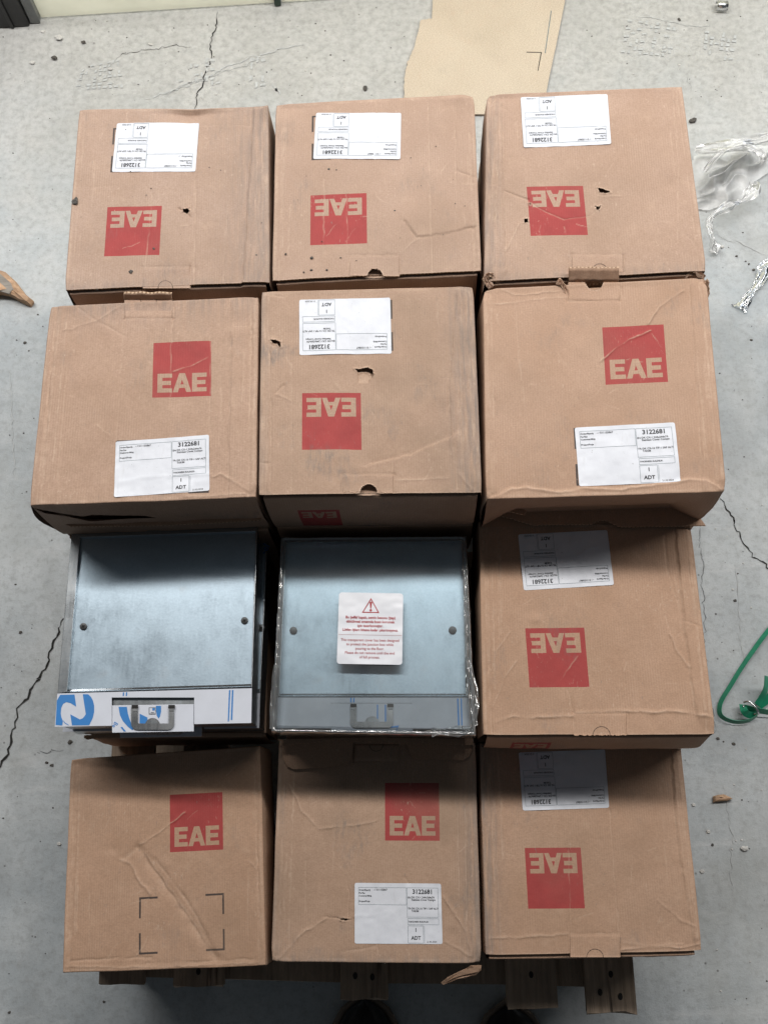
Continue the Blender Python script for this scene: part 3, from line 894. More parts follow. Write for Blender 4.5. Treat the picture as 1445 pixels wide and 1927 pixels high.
def label_on(root, T, quad_z, inverted, lift=.0005):
    """white shipping label following the lid; quad in zoom pixels TL TR BR BL as seen"""
    org = root['_org']
    Q = [T.P(*p) for p in quad_z]
    if inverted: Q = [Q[2], Q[3], Q[0], Q[1]]
    ns, nt = 56, 38
    s, t = np.meshgrid(np.linspace(0, 1, ns), np.linspace(0, 1, nt))
    # rounded corners
    rc = .020
    s2, t2 = s.copy(), t.copy()
    for a, b in ((0, 0), (1, 0), (1, 1), (0, 1)):
        ds, dt = np.abs(s - a), np.abs(t - b) * LH / LW
        m = (ds < rc) & (dt < rc)
        px, py = rc - ds, rc - dt
        L = np.maximum(np.hypot(px, py), 1e-9); mx = np.maximum(px, py)
        k = mx / L
        s2 = np.where(m, np.abs(a - (rc - px * k)), s2); t2 = np.where(m, np.abs(b - (rc - py * k) * LW / LH), t2)
    P = bilerp(Q, s2, t2)
    h, _ = T.H(P[..., 0], P[..., 1])
    nn = Noise(T.seed + 40)
    curl = .0010 * np.clip(1 - np.minimum.reduce([s, 1 - s, t, 1 - t]) / .05, 0, 1) * np.clip(nn(s * 4, t * 4), 0, 1)
    wr = .00025 * nn(s * 16, t * 12)
    def surf(a, b): return T.z + lift
    z = T.z + h + lift + curl + np.maximum(wr, -.0002)
    V = np.concatenate([P, z[..., None]], -1).reshape(-1, 3)
    lab = mesh_obj('shipping_label', V, [f[::-1] for f in grid_faces(ns, nt)], M['paper'], root, org)
    for nm, (PV, PF), mt, dz in (('printed_text', LAB_T, M['ink'], .00030), ('printed_rules', LAB_R, M['ink_line'], .00026)):
        a, b = PV[:, 0] / LW, PV[:, 1] / LH
        X = bilerp(Q, a, b)
        hz, _ = T.H(X[:, 0], X[:, 1])
        cu = .0010 * np.clip(1 - np.minimum.reduce([a, 1 - a, b, 1 - b]) / .05, 0, 1) * np.clip(nn(a * 4, b * 4), 0, 1)
        zz = T.z + hz + lift + cu + np.maximum(.00025 * nn(a * 16, b * 12), -.0002) + dz
        mesh_obj(nm, np.c_[X, zz], PF, mt, lab, org)['kind'] = 'stuff'
    return lab

def lock_tab(root, T, x0, x1, y0, y1, side, notch=(.5, 45), scale=3.0, lift=.0005, open_notch=False, tilt=0.0, ragged=0.0):
    """rectangular locking tab let into the lid; thumb notch on its free edge. zoom pixels; side = edge of the lid it sits on"""
    org = root['_org']
    yf, yb = (y1, y0) if side == 'front' else (y0, y1)        # yf = free edge
    xc = x0 + (x1 - x0) * notch[0]; r = notch[1]
    xs = np.unique(np.concatenate([np.linspace(x0, x1, 40), xc + r * np.sin(np.linspace(-math.pi / 2, math.pi / 2, 25))]))
    nv = 12; rs = np.random.RandomState(T.seed + 5)
    q = T.q; ex = (q[1] - q[0] + q[2] - q[3]); ex /= np.linalg.norm(ex); ey = np.array([-ex[1], ex[0]])
    PP = []; JJ = []
    for j in range(nv):
        for x in xs:
            d = abs(x - xc)
            k = math.sqrt(max(r * r - d * d, 0)) if (d < r and open_notch) else 0
            yfree = yf - math.copysign(k, yf - yb) + (rs.uniform(-ragged, ragged) if k == 0 else 0)
            PP.append(T.P(x, yb + (yfree - yb) * j / (nv - 1))); JJ.append(j)
    PP = np.array(PP); JJ = np.array(JJ)
    hz, wz = T.H(PP[:, 0], PP[:, 1])
    Vv = np.c_[PP, T.z + hz + lift + tilt * JJ / (nv - 1) - .0011 * (JJ == 0)]
    bu = np.stack([(PP - q[3]) @ ex, (PP - q[3]) @ ey], -1) + [T.seed * .37, T.seed * .73]
    n = len(xs)
    F = grid_faces(n, nv)
    if side == 'front': F = [f[::-1] for f in F]
    Vv = np.array(Vv); b = len(Vv); mi = [0] * len(F)
    # cut rim on three sides
    rim = [(nv - 1) * n + i for i in range(n)]
    lf = [j * n for j in range(nv)]; rt = [j * n + n - 1 for j in range(nv)]
    low = Vv.copy(); low[:, 2] -= .0030
    allv = np.vstack([Vv, low]); bu = np.vstack([bu, bu + [0, .003]])
    for L in (rim, lf, rt):
        for a, c in zip(L[:-1], L[1:]): F.append((a, c, c + b, a + b)); mi.append(1)
    nop = np.full((len(allv), 2), -9.0)
    o = mesh_obj('lock_tab', allv, F, [M[root['_mat']], M['edge']], root, org, {'board': bu, 'print': nop, 'marks': nop}, {'wear': np.r_[wz, wz * 0]}, mi)
    if not open_notch:     # thumb flap still in place: its half-round cut is a dark ribbon standing for the gap's shade
        V2 = []; F2 = []
        for k_, a_ in enumerate(np.linspace(0, math.pi, 29)):
            wv_ = 2.2 + 1.0 * math.sin(k_ * 1.7) * .5
            for rr_ in (r, r - wv_):
                x, y = xc + rr_ * math.cos(a_), yf - math.copysign(rr_ * math.sin(a_), yf - yb)
                p = T.P(x, y); V2.append((p[0], p[1]))
        V2 = np.array(V2); hz2, _ = T.H(V2[:, 0], V2[:, 1])
        V2 = np.c_[V2, T.z + hz2 + lift + tilt * .8 + .0004]
        F2 = [(2 * k_, 2 * k_ + 1, 2 * k_ + 3, 2 * k_ + 2) for k_ in range(28)]
        mesh_obj('thumb_cut', V2, F2, M['crack'], o, org, smooth=False)
    return o

def torn(root_org, parent, pts, z, width, seed, name='torn_corner', zamp=.006, mat='board_plain'):
    """crumpled strip of torn board along a world path"""
    n1, n2 = Noise(seed), Noise(seed + 3)
    P = smooth_path([np.append(p, zz) for p, zz in zip(pts, z)], 5)
    n = len(P); m_ = 5; V = []; bu = []
    rs = np.random.RandomState(seed)
    for i, p in enumerate(P):
        t = P[min(i + 1, n - 1)] - P[max(i - 1, 0)]; t /= np.linalg.norm(t) + 1e-9
        nr = np.array([-t[1], t[0], 0]); nr /= np.linalg.norm(nr) + 1e-9
        w = width * .50 * (1 + .25 * rs.randn() * .6)
        for j in range(m_):
            a = (j / (m_ - 1) - .5)
            fold = zamp * .30 * (1 if (j + (i // 3)) % 2 else -1) * (1 + .3 * rs.randn()) * (.5 if j in (0, m_ - 1) else 1)
            V.append(p + nr * a * w + t * rs.randn() * .0010 + np.array([0, 0, fold - .0015]))
            bu.append((i * .003, j * .002 + seed))
    F = grid_faces(m_, n)
    o = mesh_obj(name, V, F, [M[mat], M['edge']], parent, root_org, {'board': bu}, {'wear': np.full(len(V), .35)}, smooth=False)
    md = o.modifiers.new('thickness', 'SOLIDIFY'); md.thickness = .0018; md.material_offset_rim = 1
    return o

def pquad(T, pts, inverted):
    """logo square TL TR BR BL as seen -> world quad in reading order"""
    Q = [T.P(*p) for p in pts]
    if inverted: Q = [Q[2], Q[3], Q[0], Q[1]]
    return Q

ROWG = 'printed cartons stacked on the pallet'

# ---- back row, left
zf = zoomer(3.211, 90, 160)
T = Top([(190, 145), (1335, 130), (1340, 1193), (100, 1235)], Z1, 11, zf)
T.crease([(650, 160), (630, 700), (590, 1100)], -.0009, .0018).crease([(900, 165), (885, 1190)], -.0011, .0018)
T.crease([(1245, 150), (1225, 480), (1205, 800), (1180, 1180)], -.0009, .0014, .0032, .03).crease([(1090, 700), (1060, 1180)], -.0005)
T.crease([(205, 700), (190, 1200)], -.0006).crease([(165, 612), (430, 612)], -.0003).crease([(480, 160), (480, 420)], -.0003)
T.crease([(900, 245), (1230, 245)], -.0003)
T.crease([(790, 745), (835, 760), (862, 800)], -.0016, .0014).crease([(835, 768), (858, 738)], .0016, .0012).crease([(800, 855), (900, 835)], .0004)
T.bump(860, 150, .02, -.004).bump(1340, 140, .008, .010, .022)
T.hole([(815, 752), (838, 748), (860, 762), (842, 780), (822, 770)])
T.tab(575, 862, 1100, 1228)
b = make_box('carton in the back left corner with a bent up ear and a small tear', T, BOX_H, 'front', pquad(T, [(362, 737), (692, 730), (675, 1026), (342, 1036)], True), 'board', (.002, 0, .002, .004), (.004, .002, .002, .003), [(0, 0), (.3, .0), (.45, -.002), (.6, -.0065), (.75, -.003), (1, .004)], ROWG, marks=(0, 0), dirt=(('right', .055, .75), ('front', .01, .5)))
label_on(b, T, [(420, 232), (915, 225), (893, 527), (388, 523)], True)
lock_tab(b, T, 575, 862, 1100, 1228, 'front', (.48, 45), lift=.0005, tilt=-.001)
B1L, T1L = b, T

# ---- back row, middle
zf = zoomer(3.211, 490, 150)
T = Top([(95, 145), (1290, 85), (1335, 1150), (70, 1210)], Z1, 12, zf)
T.crease([(700, 120), (692, 480)], -.0008).crease([(1010, 105), (1035, 1150)], -.0009, .0018).crease([(1175, 105), (1180, 900)], -.0009)
T.crease([(860, 500), (858, 850)], -.0005).crease([(520, 690), (530, 1180)], -.0008).crease([(385, 600), (382, 1000)], -.0003)
T.crease([(870, 860), (945, 955), (1090, 935), (1320, 885)], -.0014, .0018, .0012, .02).crease([(1185, 550), (1330, 600)], -.0012)
T.crease([(1220, 635), (1330, 625)], .0006).crease([(850, 1050), (900, 1000), (960, 955)], .0005)
T.crease([(1235, 100), (1270, 400), (1300, 1100)], -.0006)
T.notch(540, 840, 1185, .51, 48, 'front')
T.tab(540, 840, 1058, 1185)
b = make_box('carton in the middle of the back row with a dark open thumb notch', T, BOX_H, 'front', pquad(T, [(303, 695), (642, 687), (644, 985), (302, 1000)], True), 'board', (.003, .006, .004, .002), (.002, .003, .002, .003), [(0, -.002), (.1, -.003), (.35, 0), (.8, .0), (.93, .004), (1, .002)], ROWG, marks=(-.015, .03))
label_on(b, T, [(338, 203), (850, 203), (845, 480), (320, 483)], True)
lock_tab(b, T, 540, 840, 1058, 1185, 'front', (.51, 48), lift=.0005, open_notch=True)
B1M = b

# ---- back row, right
zf = zoomer(3.010, 880, 140)
T = Top([(105, 110), (1213, 68), (1352, 1112), (92, 1172)], Z1, 13, zf)
T.crease([(150, 150), (165, 600), (140, 1150)], .0013, .002).crease([(215, 1100), (205, 700), (190, 180)], -.0009, .0014, .0026, .03).crease([(118, 160), (125, 700), (110, 1100)], -.001)
T.crease([(175, 640), (200, 655), (345, 715)], -.0014, .0015).crease([(90, 628), (190, 650)], .0010).crease([(340, 720), (440, 780), (545, 825), (690, 800), (740, 765)], -.0008)
T.crease([(290, 850), (215, 1000)], .0012).crease([(1160, 80), (1190, 500), (1190, 950)], -.0010, .0016).crease([(545, 860), (578, 1050)], -.0008)
T.crease([(160, 165), (270, 240), (290, 430), (375, 570)], -.0006).crease([(1240, 915), (1300, 980)], -.0010).crease([(740, 690), (870, 690)], .0008)
T.crease([(862, 965), (880, 1100)], -.0006)
T.hole([(733, 643), (768, 650), (808, 668), (780, 676), (745, 672)]).hole([(720, 742), (738, 752), (752, 742), (745, 762), (732, 772), (724, 758)])
T.hole([(344, 732), (358, 732), (352, 745)]).hole([(318, 822), (338, 822), (338, 842), (320, 845)])
T.bump(770, 690, .012, .0016).bump(735, 785, .010, .0014)
T.tab(590, 880, 1018, 1118)
b = make_box('carton in the back right corner with holes punched beside its red logo', T, BOX_H, 'front', pquad(T, [(332, 638), (652, 630), (680, 908), (355, 917)], True), 'board', (.008, .001, .006, .007), (.003, .004, .002, .003), [(0, -.004), (.1, -.004), (.2, -.003), (.55, -.002), (.7, 0), (1, .001)], ROWG, dirt=(('left', .02, .7), ('front', .012, .5)))
label_on(b, T, [(298, 133), (790, 113), (810, 398), (315, 418)], True)
lock_tab(b, T, 590, 880, 1018, 1118, 'front', (.54, 46), lift=.0005)
torn(b['_org'], b, [T.P(135, 1195), T.P(100, 1160), T.P(130, 1140), T.P(190, 1165)], [Z1 - .004, Z1 + .002, Z1 + .003, Z1 - .006], .014, 31, zamp=.006)
torn(b['_org'], b, [T.P(1230, 1118), T.P(1285, 1108), T.P(1350, 1130)], [Z1 - .008, Z1 - .002, Z1 - .010], .014, 32, zamp=.006)
B1R = b

# ---- second row, left
zf = zoomer(3.010, 40, 520)
T = Top([(165, 170), (1345, 116), (1332, 1250), (48, 1300)], Z1, 21, zf)
T.crease([(582, 240), (570, 470), (540, 900), (535, 1260)], -.0007).crease([(200, 1280), (245, 700), (275, 300)], -.0008, .0014, .0020, .03).crease([(855, 240), (850, 400), (845, 720)], -.0010)
T.crease([(1075, 330), (1072, 600), (1070, 900)], -.0008).crease([(1190, 130), (1180, 700), (1172, 1240)], -.0008, .0013, .0016, .03).crease([(1135, 560), (1128, 950)], -.0006)
T.crease([(1300, 130), (1290, 1200)], -.0007, .002).crease([(1325, 130), (1315, 1200)], .0006, .002)
T.crease([(320, 180), (425, 250), (600, 345)], -.0007).crease([(560, 170), (425, 250), (240, 312)], .0011)
T.crease([(1085, 1135), (1130, 1117), (1200, 1160), (1285, 1215)], .0011).crease([(215, 180), (160, 620), (120, 1270)], -.0010, .002)
T.crease([(1060, 460), (960, 510), (860, 540)], .0007).crease([(560, 1160), (700, 1140), (1080, 1120)], .0007).crease([(930, 1245), (1270, 1235)], .0008)
T.tab(583, 857, 240, 128)
b = make_box('carton at the left of the second row with its label near the front', T, BOX_H, 'back', pquad(T, [(750, 377), (1077, 365), (1075, 677), (744, 688)], False), 'board', (.003, .004, .006, .002), (.010, .002, .002, .003), None, ROWG, marks=(-.03, .0), dirt=(('back', .03, .6),), cut=[[(62, 956), (78, 959), (116, 966), (156, 972), (173, 969), (226, 970), (272.6, 970.5), (296, 975), (272, 975), (226, 977), (180, 981), (166, 980.5), (123, 971), (85, 966)]])
label_on(b, T, [(537, 938), (1065, 897), (1067, 1213), (527, 1252)], False)
lock_tab(b, T, 583, 857, 128, 240, 'back', (.51, 46), lift=.0005, tilt=-.0012)
B2L, T2L = b, T
# tuck flap pulled out behind its tab
def upright_flap(b, T, x0, x1, y0, y1, z0, z1, name='tuck_flap'):
    n = 24; V = []; bu = []
    nn = Noise(T.seed + 9)
    for j in range(5):
        for i in range(n):
            x = x0 + (x1 - x0) * i / (n - 1); t = j / 4
            p0 = T.P(x, y0); p1 = at(*T.zf(x, y1), z1)[:2]
            p = p0 + (p1 - p0) * t
            V.append((p[0], p[1], z0 + (z1 - z0) * t + .0012 * float(nn(i * .5, j * .7))))
            bu.append((p[0], t * .02))
    F = grid_faces(n, 5)
    o = mesh_obj(name, V, F, [M['board_plain'], M['edge']], b, b['_org'], {'board': bu}, {'wear': [0.1] * len(V)})
    md = o.modifiers.new('thickness', 'SOLIDIFY'); md.thickness = .0032; md.material_offset_rim = 1
    return o
upright_flap(b, T, 580, 852, 132, 97, Z1 - .002, Z1 + .010)

# ---- second row, middle
zf = zoomer(3.074, 470, 500)
T = Top([(68, 148), (1292, 118), (1343, 1310), (52, 1325)], Z1, 22, zf, 1.25)
T.crease([(725, 1140), (820, 1112), (920, 1088), (925, 1092), (1040, 1040), (1160, 985)], -.0006, .0012, -.0030, .035).crease([(1160, 1000), (1190, 1180), (1285, 1295)], .0014)
T.crease([(1195, 150), (1150, 700), (1160, 980)], -.0008, .0013, .0022, .03).crease([(1220, 150), (1225, 1190)], -.0012, .002).crease([(1275, 150), (1300, 1250)], .0010, .002).crease([(1080, 200), (1095, 400)], -.0007)
T.crease([(115, 500), (125, 900), (120, 1300)], -.0009).crease([(85, 200), (95, 700), (75, 1280)], -.0008).crease([(240, 560), (245, 1300)], -.0004).crease([(540, 1065), (535, 1200)], -.0009)
T.crease([(825, 1090), (822, 1210)], -.0009).crease([(60, 1140), (120, 1142)], -.0010).crease([(150, 735), (200, 690)], -.0020, .0016).crease([(155, 740), (235, 782)], .0010)
T.crease([(700, 835), (722, 870), (705, 905)], -.0008).crease([(80, 165), (200, 180)], -.0006).crease([(1200, 1185), (1195, 1290)], -.0010).crease([(850, 1240), (1150, 1225)], .0005)
T.bump(1095, 640, .012, .0009).bump(1110, 760, .010, .001).bump(660, 640, .02, -.0012)
T.recess([(620, 606), (650, 600), (700, 608), (708, 650), (690, 655), (690, 672), (628, 678)], .0048).hole([(606, 598), (640, 597), (682, 588), (712, 603), (716, 640), (706, 642), (694, 612), (660, 604), (630, 609), (616, 606)])
T.recess([(128, 440), (160, 436), (176, 470), (150, 500), (130, 500)], .0045).hole([(118, 428), (150, 427), (176, 442), (182, 468), (172, 470), (160, 446), (128, 438)])
T.notch(540, 830, 1312, .51, 52, 'front')
T.tab(540, 830, 1205, 1312)
b = make_box('carton in the centre of the second row with torn round holes', T, BOX_H, 'front', pquad(T, [(303, 738), (643, 735), (646, 1063), (303, 1065)], True), 'board_dirty', (.002, .004, .003, .002), (.002, .003, .001, .004), None, ROWG, (.145, .345, Z1 - .128, Z1 - .046, True), marks=(0, -.03), dirt=(('right', .035, 1.0), ('left', .008, .6)))
label_on(b, T, [(287, 197), (812, 185), (820, 508), (288, 518)], True)
lock_tab(b, T, 540, 830, 1205, 1312, 'front', (.51, 52), lift=.0005, open_notch=True, ragged=5)
B2M, T2M = b, T

# ---- second row, right
zf = zoomer(2.779, 880, 480)
T = Top([(78, 178), (1246, 118), (1352, 1238), (95, 1278)], Z1, 23, zf)
T.crease([(1155, 118), (1180, 500), (1205, 800), (1222, 1200)], -.0010, .0013, .0018, .03).crease([(1195, 500), (1220, 780), (1240, 1180)], -.0007)
T.crease([(1125, 188), (1000, 270), (940, 360)], .0016).crease([(955, 395), (870, 430), (780, 480), (690, 555)], .0013)
T.crease([(140, 1258), (230, 1222), (310, 1213), (480, 1242), (600, 1215), (800, 1222), (1060, 1192), (1160, 1172), (1250, 1178), (1335, 1230)], .0016, .002, -.002, .02)
T.crease([(250, 260), (265, 500), (350, 1200)], -.0004).crease([(95, 220), (112, 700), (125, 1250)], -.0009, .002).crease([(800, 240), (802, 330)], -.0006).crease([(105, 260), (330, 235), (520, 215)], .0006)
T.crease([(110, 150), (250, 210), (460, 190), (520, 175)], .0008)
T.notch(525, 797, 140, .5, 48, 'back')
T.tab(525, 797, 240, 140)
b = make_box('carton at the right of the second row with a folded up tab', T, BOX_H, 'back', pquad(T, [(702, 377), (1022, 362), (1047, 662), (720, 677)], False), 'board', (.009, .006, .008, .007), (.004, .003, .002, .005), None, ROWG, marks=(.02, .03), lean=.028, cut=[[(994, 957), (1060, 956), (1119, 955), (1116, 960), (1123, 968), (1118, 990), (994, 990)]])
label_on(b, T, [(558, 902), (1080, 875), (1112, 1185), (583, 1208)], False)
lock_tab(b, T, 525, 797, 140, 240, 'back', (.5, 48), lift=.0005, open_notch=True)
upright_flap(b, T, 528, 790, 138, 68, Z1 - .001, Z1 + .014)
torn(b['_org'], b, [T.P(470, 140), T.P(500, 165), T.P(522, 205)], [Z1 + .004, Z1 + .002, Z1 - .004], .014, 61, zamp=.006)
torn(b['_org'], b, [T.P(1245, 130), T.P(1256, 170), T.P(1245, 215)], [Z1, Z1 - .006, Z1 - .014], .012, 63, zamp=.006)
B2R, T2R = b, T

# ---- third row, right
zf = zoomer(2.779, 870, 950)
T = Top([(85, 85), (1192, 105), (1322, 1200), (108, 1203)], Z3, 33, zf)
T.crease([(1110, 130), (1135, 400), (1165, 700), (1205, 1000), (1220, 1075)], -.0010, .0014, .0026, .03).crease([(1052, 140), (1070, 330), (1120, 500)], -.0009).crease([(1170, 120), (1215, 560), (1265, 1080)], .0009, .002)
T.crease([(1080, 670), (1120, 760), (1185, 850)], .0012).crease([(1155, 605), (1260, 640)], -.0009).crease([(1060, 580), (1075, 640)], -.0006)
T.crease([(180, 1135), (265, 1108), (420, 1112), (575, 1105)], .0014, .0018).crease([(545, 965), (570, 1060), (585, 1088)], -.0010).crease([(590, 1088), (860, 1080), (1000, 1085), (1100, 1076), (1310, 1112)], .0014, .0018)
T.crease([(280, 815), (220, 900), (160, 1060)], .0009).crease([(600, 790), (510, 920)], .0007).crease([(105, 130), (128, 640), (150, 1190)], -.0010, .002).crease([(140, 900), (180, 760), (250, 660)], .0007)
T.crease([(725, 215), (660, 230), (600, 270)], .0006).bump(385, 600, .008, .0022, .006).bump(380, 560, .02, -.0015)
T.tab(582, 857, 1088, 1205)
b = make_box('carton at the right of the third row, half shaded, with a folded right edge', T, BOX_H, 'front', pquad(T, [(328, 645), (635, 642), (663, 953), (350, 955)], True), 'board', (0, .002, .004, .003), (.003, .006, .002, .007), None, ROWG, (.12, .30, Z3 - .126, Z3 - .030, True))
label_on(b, T, [(290, 155), (755, 132), (790, 420), (320, 447)], True)
lock_tab(b, T, 582, 857, 1088, 1205, 'front', (.52, 46), lift=.0005, ragged=3)
B3R = b

# ---- front row, left
zf = zoomer(3.211, 90, 1370)
T = Top([(140, 188), (1285, 108), (1320, 1438), (90, 1480)], Z4, 41, zf)
T.crease([(540, 725), (620, 830), (780, 1050), (900, 1220), (1020, 1390)], -.0035, .0060).crease([(590, 760), (690, 905), (840, 1115), (960, 1300)], .0014, .002).crease([(650, 790), (800, 990), (900, 1140), (985, 1310)], -.0012, .0022)
T.crease([(560, 705), (660, 640), (745, 575), (830, 510)], .0012).crease([(440, 795), (500, 815), (560, 930), (620, 1000)], .0014, .002).crease([(450, 800), (540, 730)], -.001, .004)
T.crease([(150, 200), (150, 700), (120, 1460)], -.0009, .002).crease([(1270, 130), (1262, 700), (1290, 1420)], -.0009).crease([(1215, 800), (1262, 850)], .0008)
T.crease([(140, 1410), (350, 1395), (630, 1385)], -.0009).crease([(600, 1420), (1000, 1412), (1250, 1395)], -.0008).crease([(110, 1440), (700, 1445), (1280, 1418)], .0007)
T.crease([(1280, 115), (1180, 190), (1080, 290)], -.0008).crease([(250, 880), (252, 1300)], -.0003)
T.bump(150, 170, .03, -.003)
b = make_box('carton at the front left with black corner marks and a diagonal dent', T, BOX_H, 'none', pquad(T, [(738, 405), (1056, 386), (1060, 736), (740, 750)], False), 'board', (.003, .001, .003, .001), (.004, .005, .002, .003), None, ROWG, marks=(0, 0))

# ---- front row, middle
zf = zoomer(3.211, 490, 1370)
T = Top([(112, 82), (1298, 92), (1333, 1425), (65, 1412)], Z4, 42, zf)
T.crease([(175, 340), (215, 420), (250, 500), (350, 605), (440, 598), (560, 590), (700, 560)], .0012).crease([(400, 1148), (330, 1190), (240, 1250), (170, 1330), (110, 1395)], .0016, .0018).crease([(385, 1140), (470, 1155), (545, 1158)], -.0012)
T.crease([(525, 900), (535, 1000), (530, 1150)], -.0009).crease([(1110, 1020), (1170, 1110), (1240, 1230), (1280, 1390)], .0016).crease([(1120, 1290), (1190, 1330), (1265, 1378)], .0014)
T.crease([(1235, 120), (1240, 800), (1245, 1380)], -.0010, .002).crease([(835, 120), (840, 330)], -.0008).crease([(270, 700), (275, 1100)], -.0005).crease([(865, 905), (900, 940)], -.0010).crease([(570, 1140), (700, 1130), (760, 1110)], .0006)
T.crease([(705, 940), (708, 1420)], -.0005).crease([(100, 150), (85, 1380)], -.0008, .002).crease([(445, 600), (440, 900)], -.0005).crease([(480, 1350), (620, 1335), (700, 1320)], -.0007)
T.hole([(480, 1152), (515, 1150), (540, 1155), (520, 1162), (490, 1160)])
T.tab(565, 835, 200, 100)
b = make_box('carton in the middle of the front row with a torn strip at its corner', T, BOX_H, 'back', pquad(T, [(752, 332), (1077, 332), (1083, 682), (753, 680)], False), 'board_dirty', (.002, .002, .007, .005), (.003, .003, .002, .003), None, ROWG, dirt=(('right', .02, .9), ('front', .01, .7), ('left', .01, .6)))
label_on(b, T, [(570, 935), (1090, 940), (1100, 1305), (570, 1302)], False)
lock_tab(b, T, 565, 835, 100, 200, 'back', (.5, 42), lift=.0005)
B4M = b

# ---- front row, right
zf = zoomer(2.779, 880, 1370)
T = Top([(62, 75), (1112, 90), (1224, 1165), (92, 1188)], Z4, 43, zf)
T.crease([(525, 640), (530, 800), (542, 1070)], -.0009).crease([(740, 430), (765, 800), (790, 1070)], -.0009).crease([(1060, 130), (1085, 480), (1110, 700), (1180, 1110)], -.0010, .0014, .0024, .03).crease([(1090, 130), (1140, 600), (1200, 1100)], .0008, .002)
T.crease([(990, 900), (1050, 950), (1120, 1010), (1185, 1035)], .0012).crease([(805, 1160), (900, 1152), (1000, 1142), (1110, 1150), (1222, 1130)], .0013).crease([(800, 1120), (920, 1138), (1120, 1130)], .0008)
T.crease([(120, 1102), (330, 1090), (530, 1078)], .0010).crease([(80, 120), (105, 600), (120, 1170)], -.0011, .002).crease([(130, 200), (150, 700), (180, 1180)], -.0005).crease([(1010, 300), (1040, 800)], -.0004)
T.tab(535, 797, 1075, 1198)
b = make_box('carton at the front right, hanging over the bare pallet board', T, BOX_H, 'front', pquad(T, [(297, 627), (590, 625), (611, 943), (316, 945)], True), 'board', (0, 0, .004, .003), (.003, .005, .002, .004), None, ROWG, proud=.0065, dirt=(('left', .022, 1.0),))
label_on(b, T, [(265, 128), (716, 112), (738, 417), (287, 432)], True)
lock_tab(b, T, 535, 797, 1075, 1198, 'front', (.49, 44), lift=.0005, tilt=.001)

# ---- lower cartons that carry the top ones (seen only through the gaps)
def under(ref, z_top, h, seed, label, dx=0, dy=0, shrink=.004, open_side='front'):
    T = Top([(0, 0)] * 4, z_top, seed, lambda x, y: (x, y))
    q = [p.copy() for p in ref]; c = sum(q) / 4
    T.q = [p - (p - c) / np.linalg.norm(p - c) * shrink + np.array([dx, dy]) for p in q]
    return make_box(label, T, h, open_side, None, 'board_plain', (.002, .002, .002, .002), (.002, .002, .001, .002), None, 'cartons lower down in the stacks', fine=False), T
def quad_of(pts, z): return [at(x, y, z)[:2] for x, y in pts]
Q = {'1L': quad_of([(149, 204), (505, 202), (506, 532), (121, 545)], Z1), '1M': quad_of([(520, 195), (890, 178), (905, 508), (512, 527)], Z1), '1R': quad_of([(915, 175), (1282, 163), (1328, 509), (911, 530)], Z1),
     '2L': T2L.q, '2M': T2M.q, '2R': T2R.q, '3R': quad_of([(900, 984), (1298, 990), (1345, 1380), (908, 1382)], Z3),
     '3L': quad_of([(130, 1004), (482, 992), (478, 1360), (110, 1366)], Z3), '3M': quad_of([(526, 1009), (878, 1006), (896, 1383), (508, 1377)], Z3)}
where = {'1L': 'back left', '1M': 'back middle', '1R': 'back right', '2L': 'second row left', '2M': 'second row centre', '2R': 'second row right'}
i = 0
for k, nm in where.items():
    for lev, word in ((1, 'middle'), (0, 'bottom')):
        i += 1
        b, t_ = under(Q[k], PAL + BOX_H * (lev + 1) - .0006, BOX_H - .001, 200 + i, f'plain carton, {word} one of three in the {nm} stack', dx=.001 * ((i * 7) % 5 - 2), dy=.001 * ((i * 5) % 5 - 2))
        if (k, lev) == ('2R', 1): UND2R = b
        if (k, lev) == ('2L', 1): UND2L = b
under(Q['3R'], PAL + BOX_H - .0006, BOX_H - .001, 230, 'plain carton under the third row right carton')
UB3L, _ = under(Q['3L'], PAL + .14 - .0006, .139, 231, 'dark shaded carton under the bare metal covers', dx=.002, dy=-.004, shrink=.004)
UB3M, _ = under(Q['3M'], PAL + .14 - .0006, .139, 232, 'shaded carton with open rounded flaps under the clear plastic cover', dx=.004, dy=-.002, shrink=.002)

def flap(parent, pts_px, z, thick, name='flap', mat='board_plain', zs=None):
    """flat flap of board; outline in photo px on the plane z (or per point zs)"""
    n = len(pts_px)
    P = [at(x, y, z if zs is None else zs[i]) for i, (x, y) in enumerate(pts_px)]
    up = np.array([0, 0, thick])
    V = [p + up for p in P] + P
    F = [tuple(range(n))] + [(i, n + i, n + (i + 1) % n, (i + 1) % n) for i in range(n)] + [tuple(range(2 * n - 1, n - 1, -1))]
    bu = []
    L = 0
    for i, p in enumerate(V[:n]): bu.append((p[0], p[1]))
    bu += [(b_[0] + .0, b_[1] + .003) for b_ in bu]
    mi = [0] + [1] * n + [0]
    o = mesh_obj(name, V, F, [M[mat], M['edge']], parent, parent['_org'], {'board': bu}, None, mi, smooth=False)
    return o
